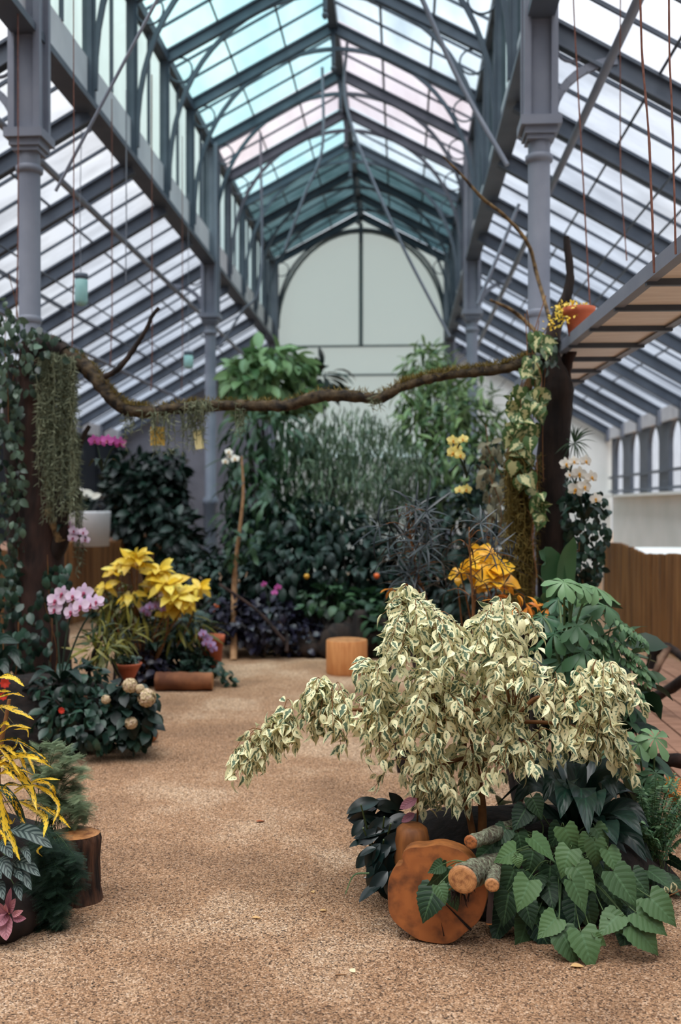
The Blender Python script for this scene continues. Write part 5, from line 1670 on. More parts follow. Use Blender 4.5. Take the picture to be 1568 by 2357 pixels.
for pts, w in cl:
    Yb = 3.45
    n = len(pts)
    P = [at(*Q(*p), Yb - .16 * (i / (n - 1)) + random.uniform(-.04, .06)) for i, p in enumerate(pts)]
    fo.ribbon(P, w * .319 * mpp(3.4) * .82, 'crotonw', 18, 4, .2, .13, face=Tn * .7 + UP * .8 + RN3(1, .25)[0], rnd=random.random())
for i in range(26):   # the part of the bush outside the frame
    a = random.uniform(0, 2 * math.pi)
    e = cb + np.array([-.25 + math.cos(a) * .35, math.sin(a) * .35, random.uniform(.0, .5)])
    b0 = cb + np.array([-.2, 0, random.uniform(.2, .5)])
    fo.ribbon([b0, (b0 + e) / 2 + UP * .12, e], .04, 'crotonw', 12, 3, .15, .06, face=UP, rnd=random.random())
fo.build('foliage', M['l_croton'], cr)
g = Geo()
for k in range(4):
    g.tube([(cb[0] + .03 * k, cb[1], 0.1), cb + np.array([-.1 + .05 * k, 0, .25]), cb + np.array([-.12 + .07 * k, .02, .55])], [.014, .012, .007], 7, sub=4)
g.build('stem', M['twig'], cr)


def feather(name, label, polyv, n, Y, dY, base, mat, seg=.022, size=.03):
    b = V3(base)
    t = thing(name, label, 'fern', b)
    fo = Geo(); st = Geo()
    for e in polypts(polyv, n, Y, dY):
        P, _ = smooth_path(np.array([b + RN3(1, .04)[0] * [1, 1, 0], (b + e) / 2 + UP * .1, e, e + (e - b) * .12 - UP * .04]), np.ones(4), 7)
        st.tube(P, np.linspace(.0016, .0005, len(P)), 3, cap=False)
        k0 = len(P) // 3
        for p, q in zip(P[k0:], P[k0 + 1:]):
            m = 7
            f = RNG.random((m, 1))
            o = p * (1 - f) + q * f
            tg = nrm(q - p); sd = nrm(np.cross(tg, UP))
            sg = np.where(RNG.random((m, 1)) < .5, -1, 1)
            d = sd * sg + tg * .6 + RN3(m, .25)
            fo.leaves(FEA, o, d, UP + RN3(m, .3), size * (.6 + .7 * RNG.random(m)))
    fo.build('fronds', M[mat], t); st.build('stem', M['stem'], t)
    return t


# a feathery sprig: a spine with needles on both sides
def sprig():
    P = []; UVs = []; F_ = []
    for i in range(9):
        v = i / 8
        for s in (-1, 1):
            k = len(P)
            L = .34 * (1 - v * .6)
            P += [(0, v * .9, 0), (s * L * .55 - .012, v * .9 + L * .35, .02), (s * L, v * .9 + L * .75, 0), (s * L * .55 + .012, v * .9 + L * .35 + .03, .02)]
            UVs += [(.5, v)] * 4
            F_.append([k, k + 1, k + 2, k + 3])
    k = len(P)
    P += [(-.01, 0, 0), (.01, 0, 0), (.006, 1, 0), (-.006, 1, 0)]; UVs += [(.5, 0)] * 4; F_.append([k, k + 1, k + 2, k + 3])
    return np.array(P, float), np.array(UVs, float), np.array(F_)


FEA = sprig()
feather('feathery_fern', 'grey-green feathery fern fluffing out behind the yellow croton', [(60, 1730), (110, 1715), (160, 1735), (185, 1780), (195, 1840), (190, 1890), (140, 1900), (90, 1850)], 60, 3.75, .08, V3(gnd(70, 2060)) + [0, .15, .1], 'l_fern', size=.036)
feather('feathery_fern', 'dark feathery fern spilling over the bark tree stump', [(90, 1920), (140, 1935), (178, 1975), (180, 2015), (150, 2060), (140, 2140), (90, 2120), (50, 2050), (80, 1980)], 80, 3.5, .08, V3(gnd(60, 2080)) + [0, .1, .1], 'l_fern_dark', size=.036)

ca = thing('striped_leaf_plant', 'plant with dark leaves striped pale grey below the yellow croton', 'plant', (cb[0] + .1, cb[1] - .05, 0))
fo = Geo(); st = Geo()
for (a, b, w, k) in [((78, 1285), (380, 1418), 100, .9), ((78, 1520), (292, 1622), 84, .8), ((80, 1525), (228, 1722), 84, .6), ((-10, 1500), (78, 1645), 84, .6), ((-20, 1400), (92, 1492), 80, .4), ((-20, 1680), (28, 1795), 70, .4), ((150, 1425), (222, 1535), 50, .1), ((100, 1680), (155, 1800), 60, .1), ((-90, 1560), (10, 1640), 80, .5), ((60, 1600), (170, 1660), 60, .1)]:
    A_, B_ = at(*Q(*a), 3.36), at(*Q(*b), 3.28)
    m = (A_ + B_) / 2 + Vector(U_) * .02
    fo.ribbon([A_, m, B_], w * .319 * mpp(3.35) * 1.15, 'oval', 14, 4, .12, .02, face=Tn + UP * .7, rnd=k)
    st.tube([(cb[0] + .05, cb[1], .15), (cb + V3(A_)) / 2 + [0, 0, .02], A_], [.004, .003, .002], 5, sub=4)
fo.build('foliage', M['l_calathea'], ca); st.build('stem', M['stem'], ca)

pkb = at(25, 2110, 3.33)
pl = thing('pink_leaved_plant', 'small pink-veined plant over the mossy log in the near corner', 'plant', (pkb.x, pkb.y + .05, 0))
fo = Geo()
for (a, b, w, k) in [((58, 1900), (45, 2085), 88, .55), ((55, 1885), (-25, 1985), 80, .3), ((85, 1895), (168, 1868), 44, 1.0), ((70, 1885), (112, 1780), 56, .4), ((55, 1885), (-10, 1810), 60, .3), ((90, 1910), (190, 1925), 50, .1), ((60, 1885), (80, 1700), 46, .05), ((62, 1890), (40, 1820), 40, .9)]:
    A_, B_ = at(*Q(*a), 3.3), at(*Q(*b), 3.24)
    fo.ribbon([A_, (A_ + B_) / 2 + Vector(T_) * .01, B_], w * .319 * mpp(3.3) * 1.1, 'oval', 10, 4, .1, .01, face=Tn + UP * .5, rnd=k)
Geo().tube([(pkb.x, pkb.y + .05, 0), at(*Q(50, 2000), 3.33), at(*Q(62, 1890), 3.31)], .004, 6, sub=4).build('stem', M['twig'], pl)
fo.build('foliage', M['l_pink'], pl)

# ---- second bed: hydrangeas at the orchid tree
tag(Geo().blob((gnd(150, 1650).x, 6.35, 0), (.62, .5, .42), 24, 12, .1, flat=0.0).build('soil_mound', M['soil']), 'dark soil mound at the foot of the orchid bed', 'soil')
tag(Geo().tube([gnd(40, 1700) + Vector((0, 0, .16)), gnd(110, 1705) + Vector((0, 0, .16)), gnd(190, 1712) + Vector((0, 0, .15))], [.16, .16, .15], 16, sub=5, rough=.06).build('fallen_log', M['wood_log']), 'thick brown log lying behind the dark groundcover of the orchid bed', 'log')
shrub('ivy_groundcover', 'dark ivy mound with few red blooms edging the path below the orchids', 'plant', [(150, 1640, 5.9, 60, 60, .22), (215, 1660, 5.85, 80, 70, .25), (280, 1680, 5.9, 70, 50, .22), (180, 1575, 6.1, 60, 50, .25), (120, 1590, 6.1, 40, 50, .2)], 640, LT['broad'], .075, 'l_ivy', droop=.5)
hb = gnd(310, 1690)
hy = thing('hydrangea', 'hydrangea with cream flower heads at the path side of the orchid bed', 'shrub', hb)
fo = Geo()
O = polypts([(260, 1570), (320, 1575), (355, 1620), (355, 1680), (330, 1700), (270, 1690), (250, 1620)], 130, 5.85, .15)
fo.leaves(LT['broad'], O, RN3(130, .5) + Tn * .5 - UP * .3 + Rn * .2, UP + Tn * .6 + RN3(130, .3), .11)
fo.build('foliage', M['l_deep'], hy)
st = Geo()


def hydr_head(p, r, parent, mat='f_cream'):
    g = Geo()
    n = 240
    d = nrm(RN3(n)); d = d[d @ Tn > -.5]
    g.blob(p, r * .7, 10, 8, .1, rnd=.5, mat=1)
    for k in range(4):
        a = nrm(np.cross(d, RN3(len(d))))
        g.leaves(leafT('petal', .95, 2, 2, .3, 0), V3(p) + d * r * (.7 + .25 * RNG.random((len(d), 1))), a + d * .3, d, r * .3, rnd=None)
    g.build('flower_head', [M[mat], M[mat]], parent)
    st.tube([hb, (V3(hb) + V3(p)) / 2, V3(p)], .005, 5)


for px, py, r in [(338, 1606, 22), (300, 1578, 18), (322, 1586, 12), (302, 1664, 15), (244, 1610, 11)]:
    hydr_head(V3(at(px, py, 5.68)), r * mpp(5.7), hy)
st.build('stem', M['stem'], hy)
for px, py, d in [(142, 1635, 14), (12, 1572, 22), (8, 1602, 18)]:
    p = V3(at(px, py, 5.62)); g = Geo()
    for i in range(8):
        a = i * .785
        g.leaves(LT['sepal'], [p], [Rn * math.cos(a) + Un * math.sin(a) + Tn * .4], [Tn], [d * mpp(5.6) * .6])
    o = g.build('red_bloom', M['red']); tag(o, {142: 'small red bloom in the ivy below the lilac orchids', 12: 'red bloom just above the yellow croton', 8: 'lower red bloom beside the yellow croton leaf tips'}[px], 'flower')
# sawn log end peeping out
t = thing('sawn_log', 'short sawn log with a pale hollow end beside the cream hydrangea', 'log', gnd(347, 1712))
c0, c1 = gnd(347, 1708) + Vector((0, -.03, .055)), gnd(315, 1680) + Vector((0, .05, .055))
cut_branch(t, [c0, (c0 + c1) / 2, c1], [.052, .055, .055], M['wood_log'], M['cut'], 0, .05)

# terracotta bird bath with succulents
bc = at(295, 1562, 6.75)
bz = at(295, 1527, 6.75).z
bb = gnd(292, 1600); bb = Vector((at(293, 1530, 6.75).x, 6.75, 0))
t = thing('bird_bath', 'terracotta bowl on a short foot filled with green succulents', 'bowl', bb)
r = 35 * mpp(6.75)
Geo().lathe(bb, [(.09, 0), (.08, .02), (.035, .06), (.035, bz - .14), (.05, bz - .1), (r * .8, bz - .03), (r, bz), (r * .95, bz + .004), (r * .7, bz - .035), (0, bz - .05)], 28).build('bowl_body', M['terra'], t)
O = V3((bb.x, bb.y, bz)) + np.stack([RNG.uniform(-1, 1, 120) * r * .62, RNG.uniform(-1, 1, 120) * r * .62, RNG.uniform(0, .03, 120)], -1)
g = Geo().leaves(LT['broad'], O, RN3(120, .6) + UP * .3, UP + RN3(120, .4), .045)
t = thing('succulent_plant', 'low pale green succulents filling the terracotta bowl', 'plant', (bb.x, bb.y, bz))
g.build('foliage', M['l_vivy'], t)

# yellow-green mixed shrub between
shrub('variegated_croton', 'yellow-green narrow-leaved plant between the lilac orchids and the terracotta bowl', 'shrub', [(260, 1465, 7.0, 55, 30, .2), (235, 1490, 6.6, 40, 30, .15)], 200, LT['narrow'], .15, 'l_ygreen', droop=.15, spread=1.2)
yc = V3(at(330, 1500, 8.3)); yc[2] = 0
ycr = thing('lemon_croton', 'tall lemon-yellow broad-leaved shrub in front of the cane planter', 'shrub', yc)
fo = Geo(); st = Geo(); fg = Geo()
for px, py, s, n, up in [(300, 1300, .15, 13, .9), (268, 1312, .11, 8, .5), (318, 1285, .12, 8, .8), (366, 1318, .14, 11, .7), (385, 1345, .15, 12, .5), (405, 1372, .16, 13, .2), (440, 1358, .13, 9, .4), (395, 1395, .13, 9, .0), (350, 1350, .12, 8, .4), (460, 1352, .10, 6, .5), (432, 1385, .12, 7, -.1), (300, 1370, .12, 6, -.1), (240, 1352, .11, 6, .4)]:
    c = V3(at(px, py, 8.2 + random.uniform(-.12, .12)))
    st.tube([yc + RN3(1, .03)[0] * [1, 1, 0], (yc + c) / 2 + RN3(1, .03)[0], c], [.01, .008, .005], 6, sub=4)
    n = int(n * 1.7)
    for i in range(n):
        a = 2.4 * i
        d = np.array([math.cos(a), math.sin(a), up + .35 - 1.5 * i / n + random.uniform(-.2, .2)]) + Tn * .25
        fo.leaves(LT['oval'], [c], [d], [UP + Tn * .8 + RN3(1, .3)[0]], [s * 1.12 * random.uniform(.8, 1.25)])
fo.build('foliage', M['l_yellow'], ycr); st.build('stem', M['twig'], ycr)
shrub('variegated_croton', 'green and gold narrow-leaved plant under the lemon-yellow shrub', 'shrub', [(300, 1395, 8.3, 60, 40, .2), (260, 1385, 8.3, 30, 40, .15), (420, 1445, 8.4, 70, 36, .2)], 240, LT['narrow'], .2, 'l_ygreen', droop=.5, spread=1.1)

shrub('dark_shrub', 'dark leafy filler between the orchid bed and the split log', 'shrub', [(330, 1470, 8.8, 80, 50, .25), (400, 1440, 8.9, 80, 50, .25), (270, 1430, 8.9, 50, 50, .2)], 520, LT['oval'], .12, 'l_deep', droop=.4)
# third bed by the split log
shrub('purple_leaved_plant', 'purple-black leafy plant behind the terracotta bowl', 'plant', [(345, 1540, 8.2, 45, 45, .2), (370, 1560, 8.25, 30, 25, .15)], 220, LT['broad'], .08, 'l_purple', droop=.4)
shrub('ivy_groundcover', 'dark ivy trailing over the split log onto the gravel', 'plant', [(430, 1520, 8.4, 60, 36, .25), (470, 1535, 8.25, 35, 20, .15), (400, 1490, 8.5, 60, 40, .25)], 380, LT['broad'], .085, 'l_ivy', droop=.5)
t = thing('split_log', 'brown log lying beside the path under the trailing ivy', 'log', gnd(430, 1592))
c0, c1 = gnd(490, 1588) + Vector((0, -.02, .075)), gnd(355, 1592) + Vector((0, .05, .075))
cut_branch(t, [c0, (c0 + c1) / 2, c1], [.072, .075, .075], M['wood_log'], M['cut_small'], 0, .05)
pb = gnd(478, 1560)
t = thing('terracotta_pot', 'tall terracotta pot half hidden behind the lilac orchids and split log', 'pot', (pb.x, pb.y + .1, 0))
Geo().lathe((pb.x, pb.y + .1, 0), [(0, 0), (.09, 0), (.12, .3), (.13, .3), (.135, .36), (.115, .36), (.11, .3), (0, .3)], 24).build('pot_body', M['terra'], t)
fo = Geo(); st = Geo()
t = thing('trailing_vine', 'thin ivy runner reaching from the split log onto the gravel', 'vine', gnd(500, 1560))
for path_ in ([(490, 1545), (505, 1560), (515, 1590)], [(505, 1545), (525, 1548), (535, 1565), (545, 1588)], [(510, 1555), (522, 1575), (548, 1588)]):
    P = [at(x, y, 8.15) for x, y in path_]
    for p in P: p.z = max(p.z, .02)
    st.tube(P, .004, 5, sub=4)
    PP, _ = smooth_path(np.array([V3(p) for p in P]), np.ones(len(P)), 3)
    fo.leaves(LT['broad'], PP + [0, 0, .015], RN3(len(PP), .6) - UP * .2, UP + Tn * .5 + RN3(len(PP), .2), .07)
fo.build('foliage', M['l_ivy'], t); st.build('stem', M['stem'], t)

# white pot with peace lily on the cane planter
wp = at(203, 1240, 12.6)
wp = Vector((wp.x, 12.6, .985))
r = 52 * mpp(12.6)
t = thing('white_pot', 'large white pot standing on the cane-clad planter', 'pot', wp)
Geo().lathe(wp, [(0, 0), (r * .93, 0), (r, .42), (r, .45), (r * .9, .45), (r * .88, .36), (0, .36)], 28).build('pot_body', M['white_pot'], t)
t = thing('peace_lily', 'peace lily with pale blooms growing from the large white pot', 'plant', wp + Vector((0, 0, .36)))
fo = Geo()
for i in range(22):
    a = random.uniform(0, 6.28); e = V3(wp) + np.array([math.cos(a) * .3, math.sin(a) * .3, .36 + random.uniform(.1, .4)])
    fo.ribbon([V3(wp) + [0, 0, .36], (V3(wp) + [0, 0, .36] + e) / 2 + UP * .1, e], .08, 'lance', 8, 2, .12, face=UP, rnd=random.random())
fo.build('foliage', M['l_deep'], t)
fo = Geo()
for px, py, L in [(196, 1135, .2), (182, 1128, .14), (222, 1140, .14)]:
    fo.leaves(LT['broad'], [V3(at(px - 12, py + 6, 12.4))], [idir(20, -8, .2)], [Tn + UP * .4], [L])
fo.build('bloom', M['f_white'], t)

# ================================================================== THE BIG BED AT THE BACK
Y_B = 10.4
g = Geo().blob((at(800, 1400, 12.6).x, 12.6, 0), (2.4, 2.1, .5), 36, 12, .12, flat=0.0)
tag(g.build('soil_mound', M['soil']), 'long dark soil mound of the big bed at the back', 'soil')
shrub('umbrella_shrub', 'tall shrub with pale drooping leaf rosettes beside the slim far column', 'shrub', [(620, 850, 13.2, 95, 55, .5), (590, 900, 13.0, 75, 60, .4), (690, 900, 13.2, 50, 40, .3), (545, 870, 13.2, 25, 40, .2)], 520, LT['oval'], .26, 'l_light', droop=.75, out=.7)
shrub('broad_leaved_shrub', 'mid-green drooping shrub below the umbrella-like rosettes', 'shrub', [(620, 1030, 12.0, 110, 110, .6), (570, 1150, 11.6, 60, 110, .4), (640, 1200, 11.4, 120, 100, .5)], 620, LT['lance'], .26, 'l_mid', droop=.9)
shrub('weeping_tree', 'grey-green weeping fine-leaved tree in the middle of the back bed', 'tree', [(790, 1010, 12.2, 150, 80, .6), (720, 1080, 12.0, 110, 110, .5), (860, 1080, 12.0, 120, 110, .5), (790, 1150, 11.6, 150, 110, .5), (940, 1120, 12.2, 90, 110, .5)], 3800, LT['narrow'], .15, 'l_weep', droop=1.3, out=.5)
shrub('bamboo', 'tall light green bamboo before the end wall near the dark trunk', 'bamboo', [(985, 850, 13.8, 60, 50, .4), (1010, 930, 13.5, 100, 70, .5), (1080, 990, 13.0, 90, 110, .5), (960, 980, 13.2, 60, 60, .4), (1050, 1100, 12.6, 120, 110, .5)], 1300, LT['lance'], .22, 'l_bamboo', droop=.5)
shrub('bamboo', 'pale young bamboo shoots highest against the white end wall', 'bamboo', [(985, 825, 14.2, 45, 35, .3), (955, 850, 14.0, 35, 30, .25), (1040, 880, 14.0, 60, 40, .3)], 180, LT['lance'], .2, 'l_light', droop=.2)
shrub('palm', 'small dark palm crown against the end wall between shrub and bamboo', 'palm', [(735, 870, 15.5, 36, 42, .3)], 36, LT['lance'], .5, 'l_deep', droop=.1, inner=.05, spread=.3)
shrub('dark_shrub', 'wide deep green shrub low in the back bed behind the stool stump', 'shrub', [(800, 1300, 10.9, 190, 90, .6), (650, 1320, 10.8, 140, 90, .5), (950, 1300, 11.0, 130, 110, .5), (560, 1280, 11.2, 80, 120, .4), (730, 1230, 11.2, 180, 80, .5)], 2200, LT['oval'], .15, 'l_deep', droop=.6)
shrub('dark_shrub', 'deep green shrub filling the bed between the bamboo and the moss trunk', 'shrub', [(1060, 1230, 11.0, 110, 130, .5), (1130, 1150, 11.5, 70, 150, .4), (1000, 1380, 10.4, 140, 90, .4), (1120, 1380, 9.0, 90, 80, .4)], 1200, LT['oval'], .15, 'l_deep', droop=.6)
shrub('purple_leaved_plant', 'low purple-black plant edging the back bed next to the path', 'plant', [(600, 1440, 9.9, 110, 60, .35), (540, 1430, 9.9, 50, 60, .3), (690, 1470, 10.0, 70, 50, .3)], 900, LT['broad'], .10, 'l_purple', droop=.4)
shrub('low_shrub', 'low mottled green groundcover behind the stool stump', 'plant', [(770, 1385, 10.2, 90, 35, .3), (860, 1400, 10.2, 80, 40, .3), (900, 1450, 9.9, 60, 60, .3)], 420, LT['broad'], .13, 'l_mid', droop=.3)
shrub('dark_shrub', 'dark fine shrub before the grey end panel of the side aisle', 'shrub', [(345, 1180, 15.0, 90, 120, .5), (300, 1110, 15.2, 60, 70, .4), (410, 1250, 14.0, 45, 70, .4), (392, 1085, 15.0, 30, 40, .3)], 1500, LT['oval'], .22, 'l_deep', droop=.3)
shrub('dark_shrub', 'dark green hedge plant at the foot of the slim far column', 'shrub', [(440, 1330, 11.0, 70, 60, .4), (500, 1340, 10.8, 60, 60, .4), (520, 1420, 10.2, 50, 60, .3)], 600, LT['oval'], .12, 'l_deep', droop=.5)
# pale slender stem
t = thing('slender_tree', 'slender pale-stemmed young tree beside the slim far column', 'tree', gnd(538, 1520))
P = [gnd(538, 1520)] + path([(539, 1380), (542, 1300), (553, 1210), (560, 1130), (556, 1050)], 9.9)
Geo().tube(P, [.035, .03, .022, .018, .014, .01], 8, sub=5).build('trunk', M['twig_grey'], t)
fo = Geo()
O = polypts([(520, 1230), (590, 1220), (590, 1290), (530, 1300)], 40, 9.9, .15)
fo.leaves(LT['oval'], O, RN3(40, .6) - UP * .4, UP + Tn * .5 + RN3(40, .3), .13)
fo.build('foliage', M['l_mid'], t)
# dark driftwood and rocks at the bed's edge
for i, (px, py, rx, rz, lab) in enumerate([(770, 1490, .22, .22, 'dark rock at the bed edge just behind the stool stump'), (690, 1500, .2, .16, 'dark low rock at the bed edge before the purple plants'), (850, 1460, .26, .3, 'tall dark rock between the stool stump and the variegated fig'), (940, 1470, .25, .28, 'dark rock behind the variegated fig crown')]):
    c = gnd(px, 1522)
    tag(Geo().blob((c.x, c.y + .35, rz * .5), (rx, .2, rz), 16, 10, .25, flat=0.0).build('rock', M['bark']), lab, 'rock')
for a, b, lab in [((505, 1345), (655, 1475), 'dark dead stick leaning across the purple-black plants'), ((640, 1430), (660, 1500), 'brown stick standing at the edge of the back bed')]:
    tag(Geo().tube([at(*a, 9.7), at((a[0] + b[0]) / 2 + 10, (a[1] + b[1]) / 2 - 6, 9.6), at(*b, 9.5)], [.014, .016, .02], 8, sub=5, rough=.15).build('dead_stick', M['bark_red']), lab, 'stick')
# stool stump
sb_ = gnd(798, 1549)
sbr = 47 * mpp(9.0)
hz = at(798, 1472, sb_.y).z
t = thing('stump_stool', 'upright round orange log stool standing on the gravel in front of the back bed', 'stool', sb_)
Geo().lathe(sb_, [(sbr * .96, 0), (sbr, .02), (sbr * .99, hz - .012), (sbr * .96, hz)], 32, wob=.03).build('log_body', M['wood_stump'], t)
tha = np.arange(32) * 2 * math.pi / 32
wv = 1 + .03 * (np.sin(tha * 2 + 1) * .5 + np.sin(tha * 3 + 2) * .35 + np.sin(tha * 5) * .2)
V = np.stack([sb_.x + sbr * .96 * wv * np.cos(tha), sb_.y + sbr * .96 * wv * np.sin(tha), np.full(32, hz)], -1)
Geo().add(np.concatenate([V, [[sb_.x, sb_.y, hz + .002]]]), [[j, (j + 1) % 32, 32] for j in range(32)], 0, np.concatenate([np.stack([.5 + .5 * np.cos(tha), .5 + .5 * np.sin(tha)], -1), [[.5, .5]]])).build('cut_face', M['cut_small'], t)

# fruit and blooms that show as spots of colour
def fruit(px, py, Y, d, lab, mat='orange', nm='orange_fruit'):
    c = V3(at(px, py, Y)); r = d * mpp(Y) / 2
    t = thing(nm, lab, 'fruit', c)
    Geo().lathe(c, [(0, -r), (r * .6, -r * .85), (r, -r * .1), (r * .9, r * .5), (r * .45, r * .95), (0, r * .9)], 16).build('fruit_body', M[mat], t)
    Geo().tube([c + [0, 0, r * .9], c + [.01, .02, r * 1.8], c + [.02, .08, r * 2.6]], .004, 5, sub=3).build('stalk', M['stem'], t)


fruit(499, 1398, 10.3, 25, 'bright orange round fruit low beside the lemon-yellow shrub')
fruit(867, 1326, 10.2, 14, 'small orange fruit in the dark hedge behind the fig')
fruit(706, 1327, 10.2, 13, 'small amber fruit in the dark hedge over the low groundcover', 'f_lip_y')
for i, (px, py, s_) in enumerate([(922, 1352, 26), (932, 1385, 22), (915, 1340, 16)]):
    pass
shrub('orange_croton', 'rusty orange leaves behind the top shoot of the variegated fig', 'plant', [(922, 1362, 5.6, 22, 32, .06)], 14, LT['oval'], .08, 'l_orange', droop=.5)
shrub('orange_croton', 'curling orange-green leaves between the fig crown and the moss trunk', 'plant', [(1190, 1388, 5.0, 50, 26, .1), (1275, 1400, 5.0, 22, 30, .08)], 42, LT['lance'], .09, 'l_orange', droop=.6)
ycb = V3(at(1120, 1420, 5.9)); ycb[2] = 0
t = thing('lemon_croton', 'golden yellow croton glowing between the narrow bronze leaves and moss trunk', 'shrub', ycb)
fo = Geo(); st = Geo()
for px, py, s_, n_ in [(1110, 1265, .12, 8), (1100, 1300, .13, 9), (1130, 1310, .15, 12), (1140, 1330, .14, 9), (1115, 1335, .13, 8), (1060, 1310, .09, 6), (1052, 1330, .08, 4)]:
    c = V3(at(px, py, 5.9 + random.uniform(-.06, .08)))
    st.tube([ycb, (ycb + c) / 2 + RN3(1, .03)[0], c], [.009, .007, .004], 6, sub=4)
    for i in range(n_):
        a = 2.4 * i
        fo.leaves(LT['broad'], [c], [np.array([math.cos(a), math.sin(a), random.uniform(-.8, .5)]) + Tn * .4], [Tn + UP * .5 + RN3(1, .3)[0]], [s_ * random.uniform(.8, 1.2)])
fo.build('foliage', leafm('golden_leaf', S(220, 158, 20), S(246, 200, 62), 'blotch', S(110, 112, 40), rough=.4, trans=.2, amount=.38), t); st.build('stem', M['twig'], t)


def aralia(label, stem_pts, Y, hubs_, size, mat='l_aralia'):
    P = path(stem_pts, Y)
    b = Vector((P[0].x, P[0].y, 0))
    t = thing('false_aralia', label, 'shrub', b)
    st = Geo(); fo = Geo()
    st.tube([b] + P, np.linspace(.012, .004, len(P) + 1), 6, sub=4)
    PP, _ = smooth_path(np.array([V3(p) for p in P]), np.ones(len(P)), 6)
    for px, py in hubs_:
        c = V3(at(px, py, Y + random.uniform(-.2, .15)))
        i = np.argmin(np.linalg.norm(PP - c, axis=1)); r0 = PP[max(0, i - 1)]
        st.tube([r0, (r0 + c) / 2 + UP * .03, c], [.003, .0025, .002], 5, sub=3)
        out = nrm(c - r0 + UP * .05)
        x = nrm(np.cross(out, [.1, .2, 1])); y = np.cross(out, x)
        k = random.random()
        for j in range(8):
            a = 2 * math.pi * j / 8
            d = x * math.cos(a) + y * math.sin(a) + out * .55
            fo.leaves(LT['thin'], [c], [d], [out + UP * .6], [size * random.uniform(.75, 1.2)], [min(1, max(0, k + random.uniform(-.2, .2)))])
    fo.build('foliage', M[mat], t); st.build('stem', M['twig'], t)


hubs_ = [(random.gauss(945, 34), y) for y in np.linspace(1170, 1370, 30)]
aralia('dark bronze narrow-leaved shrub behind the top of the variegated fig', [(985, 1420), (960, 1320), (945, 1230), (935, 1160)], 5.7, hubs_, .19)
hubs_ = [(1080, 1215), (1105, 1205), (1120, 1225), (1070, 1260), (1130, 1270), (1150, 1300), (1090, 1290), (1060, 1320), (1110, 1340), (1160, 1345), (1040, 1250), (1175, 1280), (1140, 1240), (1030, 1360), (1085, 1375), (1130, 1380)]
aralia('wispy grey narrow-leaved shrub in front of the golden yellow croton', [(1090, 1420), (1085, 1330), (1080, 1225)], 5.3, hubs_, .15)

# ---- boardwalk, driftwood at the cane screen
bw = Geo()
t = thing('boardwalk', 'weathered brown plank walk along the cane screen', 'boardwalk', (2.0, 6.7, 0))
for i in range(9):
    x = 1.42 + i * .138
    Geo().box((x, 6.9 + random.uniform(-.08, .08), .02 + .004 * (i % 2)), (.128, 5.6, .035)).build('plank', M['plank'], t, smooth=False)
P = [gnd(1440, 1765) + Vector((0, 0, .1)), at(1480, 1742, 4.9), at(1520, 1748, 4.8), at(1580, 1752, 4.7)]
P[0] = at(1430, 1738, 4.95)
tag(Geo().tube(P, [.024, .03, .028, .034], 10, sub=6, rough=.14).build('driftwood', M['bark_red']), 'smooth reddish driftwood limb lying above the low umbrella plant', 'driftwood')
tag(Geo().tube([gnd(1480, 1618) + Vector((0, 0, .03)), at(1520, 1598, 7.2), at(1580, 1562, 6.9)], [.03, .035, .04], 10, sub=6, rough=.14).build('driftwood', M['bark']), 'dark forked driftwood limb lying on the plank walk', 'driftwood')
tag(Geo().tube([gnd(1492, 1598) + Vector((0, 0, .02)), at(1512, 1540, 8.0), at(1538, 1490, 8.1)], [.022, .026, .03], 10, sub=6, rough=.14).build('driftwood', M['drift']), 'grey driftwood stick propped up against the cane screen', 'driftwood')
tag(Geo().tube([at(1500, 1540, 8.4), at(1505, 1500, 8.4), at(1540, 1490, 8.3), at(1590, 1530, 8.0)], [.04, .045, .035, .025], 10, sub=6, rough=.14).build('driftwood', M['bark']), 'dark bent root arching behind the propped driftwood stick', 'driftwood')
yl = at(1560, 1815, 4.6)
tag(Geo().leaves([leafT('broad' if False else 'oval', .6, 6, 2, .4, .1)] , [V3(yl) + [-.05, 0, 0]] * 5, [Rn + UP * .3, Rn * .5 - UP * .5, Rn - UP * .2, UP * .4 + Rn * .2, Rn + Tn * .5], [Tn + UP] * 5, [.12, .11, .14, .08, .12], [.3, .5, .2, .7, .4]).tube([V3(yl), (yl.x, yl.y + .03, 0)], .004, 5).build('yellow_leaf_plant', M['l_orange']), 'orange-yellow leaves past the fine-leaved fern by the driftwood', 'plant')

# ---- small things lying on the gravel
def fallen(px, py, L, ang, mat, label, T='oval', nm='fallen_leaf', cat='leaf'):
    c = V3(gnd(px, py)) + [0, 0, .006]
    d = np.array([math.cos(ang), math.sin(ang), .02])
    g = Geo().leaves([leafT('oval', .5, 6, 4, .3, .12)], [c - d * L / 2], [d], [UP + RN3(1, .12)[0]], [L], [.8])
    tag(g.build(nm, mat if not isinstance(mat, str) else M[mat]), label, cat)


dry = leafm('dry_tan_leaf', S(206, 160, 100), S(222, 182, 126), rough=.7)
pale = leafm('pale_fallen_leaf', S(228, 220, 176), S(236, 228, 190), rough=.6)
fallen(811, 2237, .035, 2.2, pale, 'pale cream oval leaf fallen on the gravel in front of the log slice')
fallen(1330, 2226, .048, .2, dry, 'dry tan leaf on the gravel below the grape ivy')
fallen(955, 2163, .045, .3, dry, 'dry curled leaf at the foot of the round log slice')
fallen(590, 2115, .035, .1, dry, 'dry tan leaf on the open gravel nearest the bark stump')
fallen(745, 2098, .03, .5, dry, 'small dry leaf on the gravel between stump and log slice')
fallen(720, 2055, .03, 2.0, dry, 'small dry leaf higher on the gravel before the log slice')
fallen(848, 2022, .04, 2.9, surf('white_scrap', S(214, 212, 208), rough=.6), 'small white petal on the gravel under the thick oval leaves', nm='fallen_petal', cat='petal')
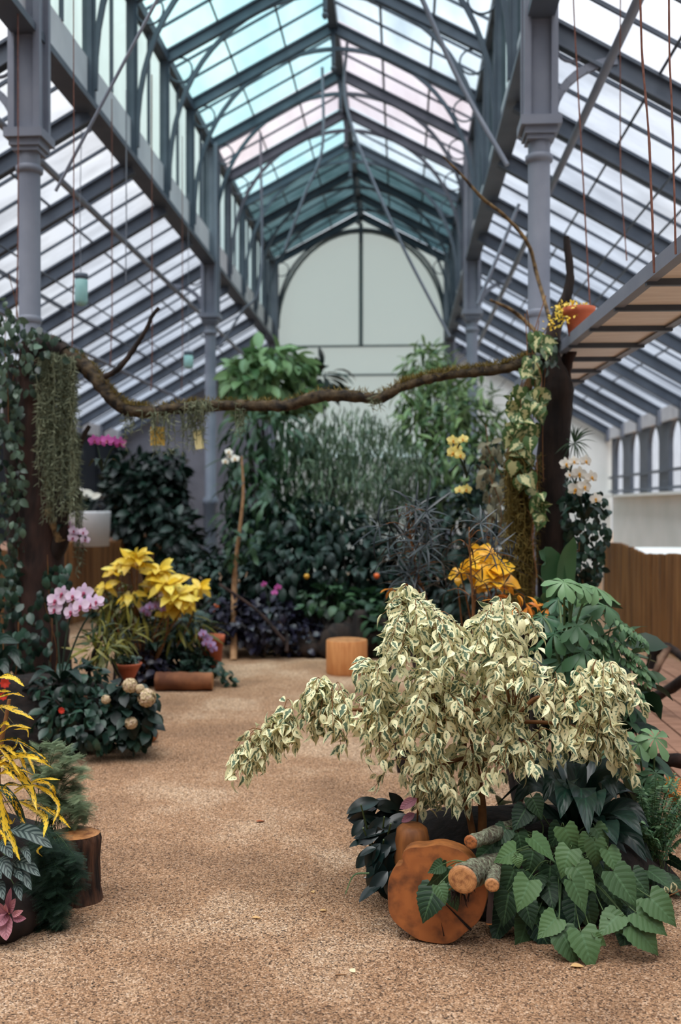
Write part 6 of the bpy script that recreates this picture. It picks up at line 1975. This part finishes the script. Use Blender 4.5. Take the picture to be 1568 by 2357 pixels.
fallen(600, 1892, .05, .6, surf('rusty_leaf', S(150, 84, 50), rough=.8), 'rust-brown leaf on the open path gravel')
tag(Geo().tube([V3(gnd(772, 2246)) + [0, 0, .004], V3(gnd(796, 2245)) + [0, 0, .004]], .0022, 6).build('fallen_twig', M['twig_grey']), 'short pale twig on the gravel beside the cream leaf', 'twig')
# grape ivy's creamy runner at the outer corner
t = thing('trailing_vine', 'thin dark runner with curled cream leaves at the outer corner of the bed', 'vine', gnd(1545, 2070))
Geo().tube([at(1575, 2045, 3.5), at(1545, 2060, 3.5), at(1530, 2065, 3.52)], .002, 5, sub=4).build('stem', M['twig'], t)
Geo().leaves(LT['ficus'], [V3(at(1548, 2030, 3.5)), V3(at(1530, 2040, 3.5)), V3(at(1535, 2062, 3.5))], [idir(10, 40, .2), idir(20, 40, .3), idir(-20, 30, .2)], [Tn + UP * .5, Tn, Tn + Rn], [.055, .04, .04]).build('foliage', M['l_ficus'], t)

# ---- repeats share a group
GROUPS = {'hanging_wire': 'wires and ropes hanging under the roof', 'iron_rod': 'iron tie rods of the roof', 'purlin_pipe': 'pipes under the aisle glass',
          'opener_rod': 'thin rods under the aisle glass', 'eaves_beam': 'eaves beams', 'wall_plate': 'wall plates of the aisles', 'orchid': 'orchids among the trees and beds',
          'rock': 'dark rocks at the edge of the back bed', 'fallen_leaf': 'leaves fallen on the gravel', 'climbing_ivy': 'ivy on the trees', 'orange_fruit': 'round orange fruits in the beds',
          'marbled_vine': 'cream-marbled vines', 'dark_shrub': 'dark shrubs of the back beds', 'bamboo': 'bamboos before the end wall', 'driftwood': 'driftwood by the cane screen',
          'red_bloom': 'small red blooms', 'soil_mound': 'soil mounds of the beds', 'cane_screen': 'cane screens', 'feathery_fern': 'feathery ferns at the stump', 'sticky_card': 'cards under the branch',
          'glass_jar': 'hanging glass jars', 'false_aralia': 'narrow-leaved bronze shrubs', 'bare_twig': 'bare twigs at the dead tree', 'lichen_branch': 'lichen branches on the round slice',
          'lemon_croton': 'yellow crotons', 'variegated_croton': 'gold and green crotons', 'dead_stick': 'dead sticks at the back bed', 'terracotta_pot': 'terracotta pots', 'umbrella_plant': 'umbrella plants by the fig'}
for o in list(COL.objects):
    if o.parent is None and o.get('label') and not o.get('group') and not o.get('kind'):
        k = o.name.split('.')[0]
        if k in GROUPS:
            o['group'] = GROUPS[k]
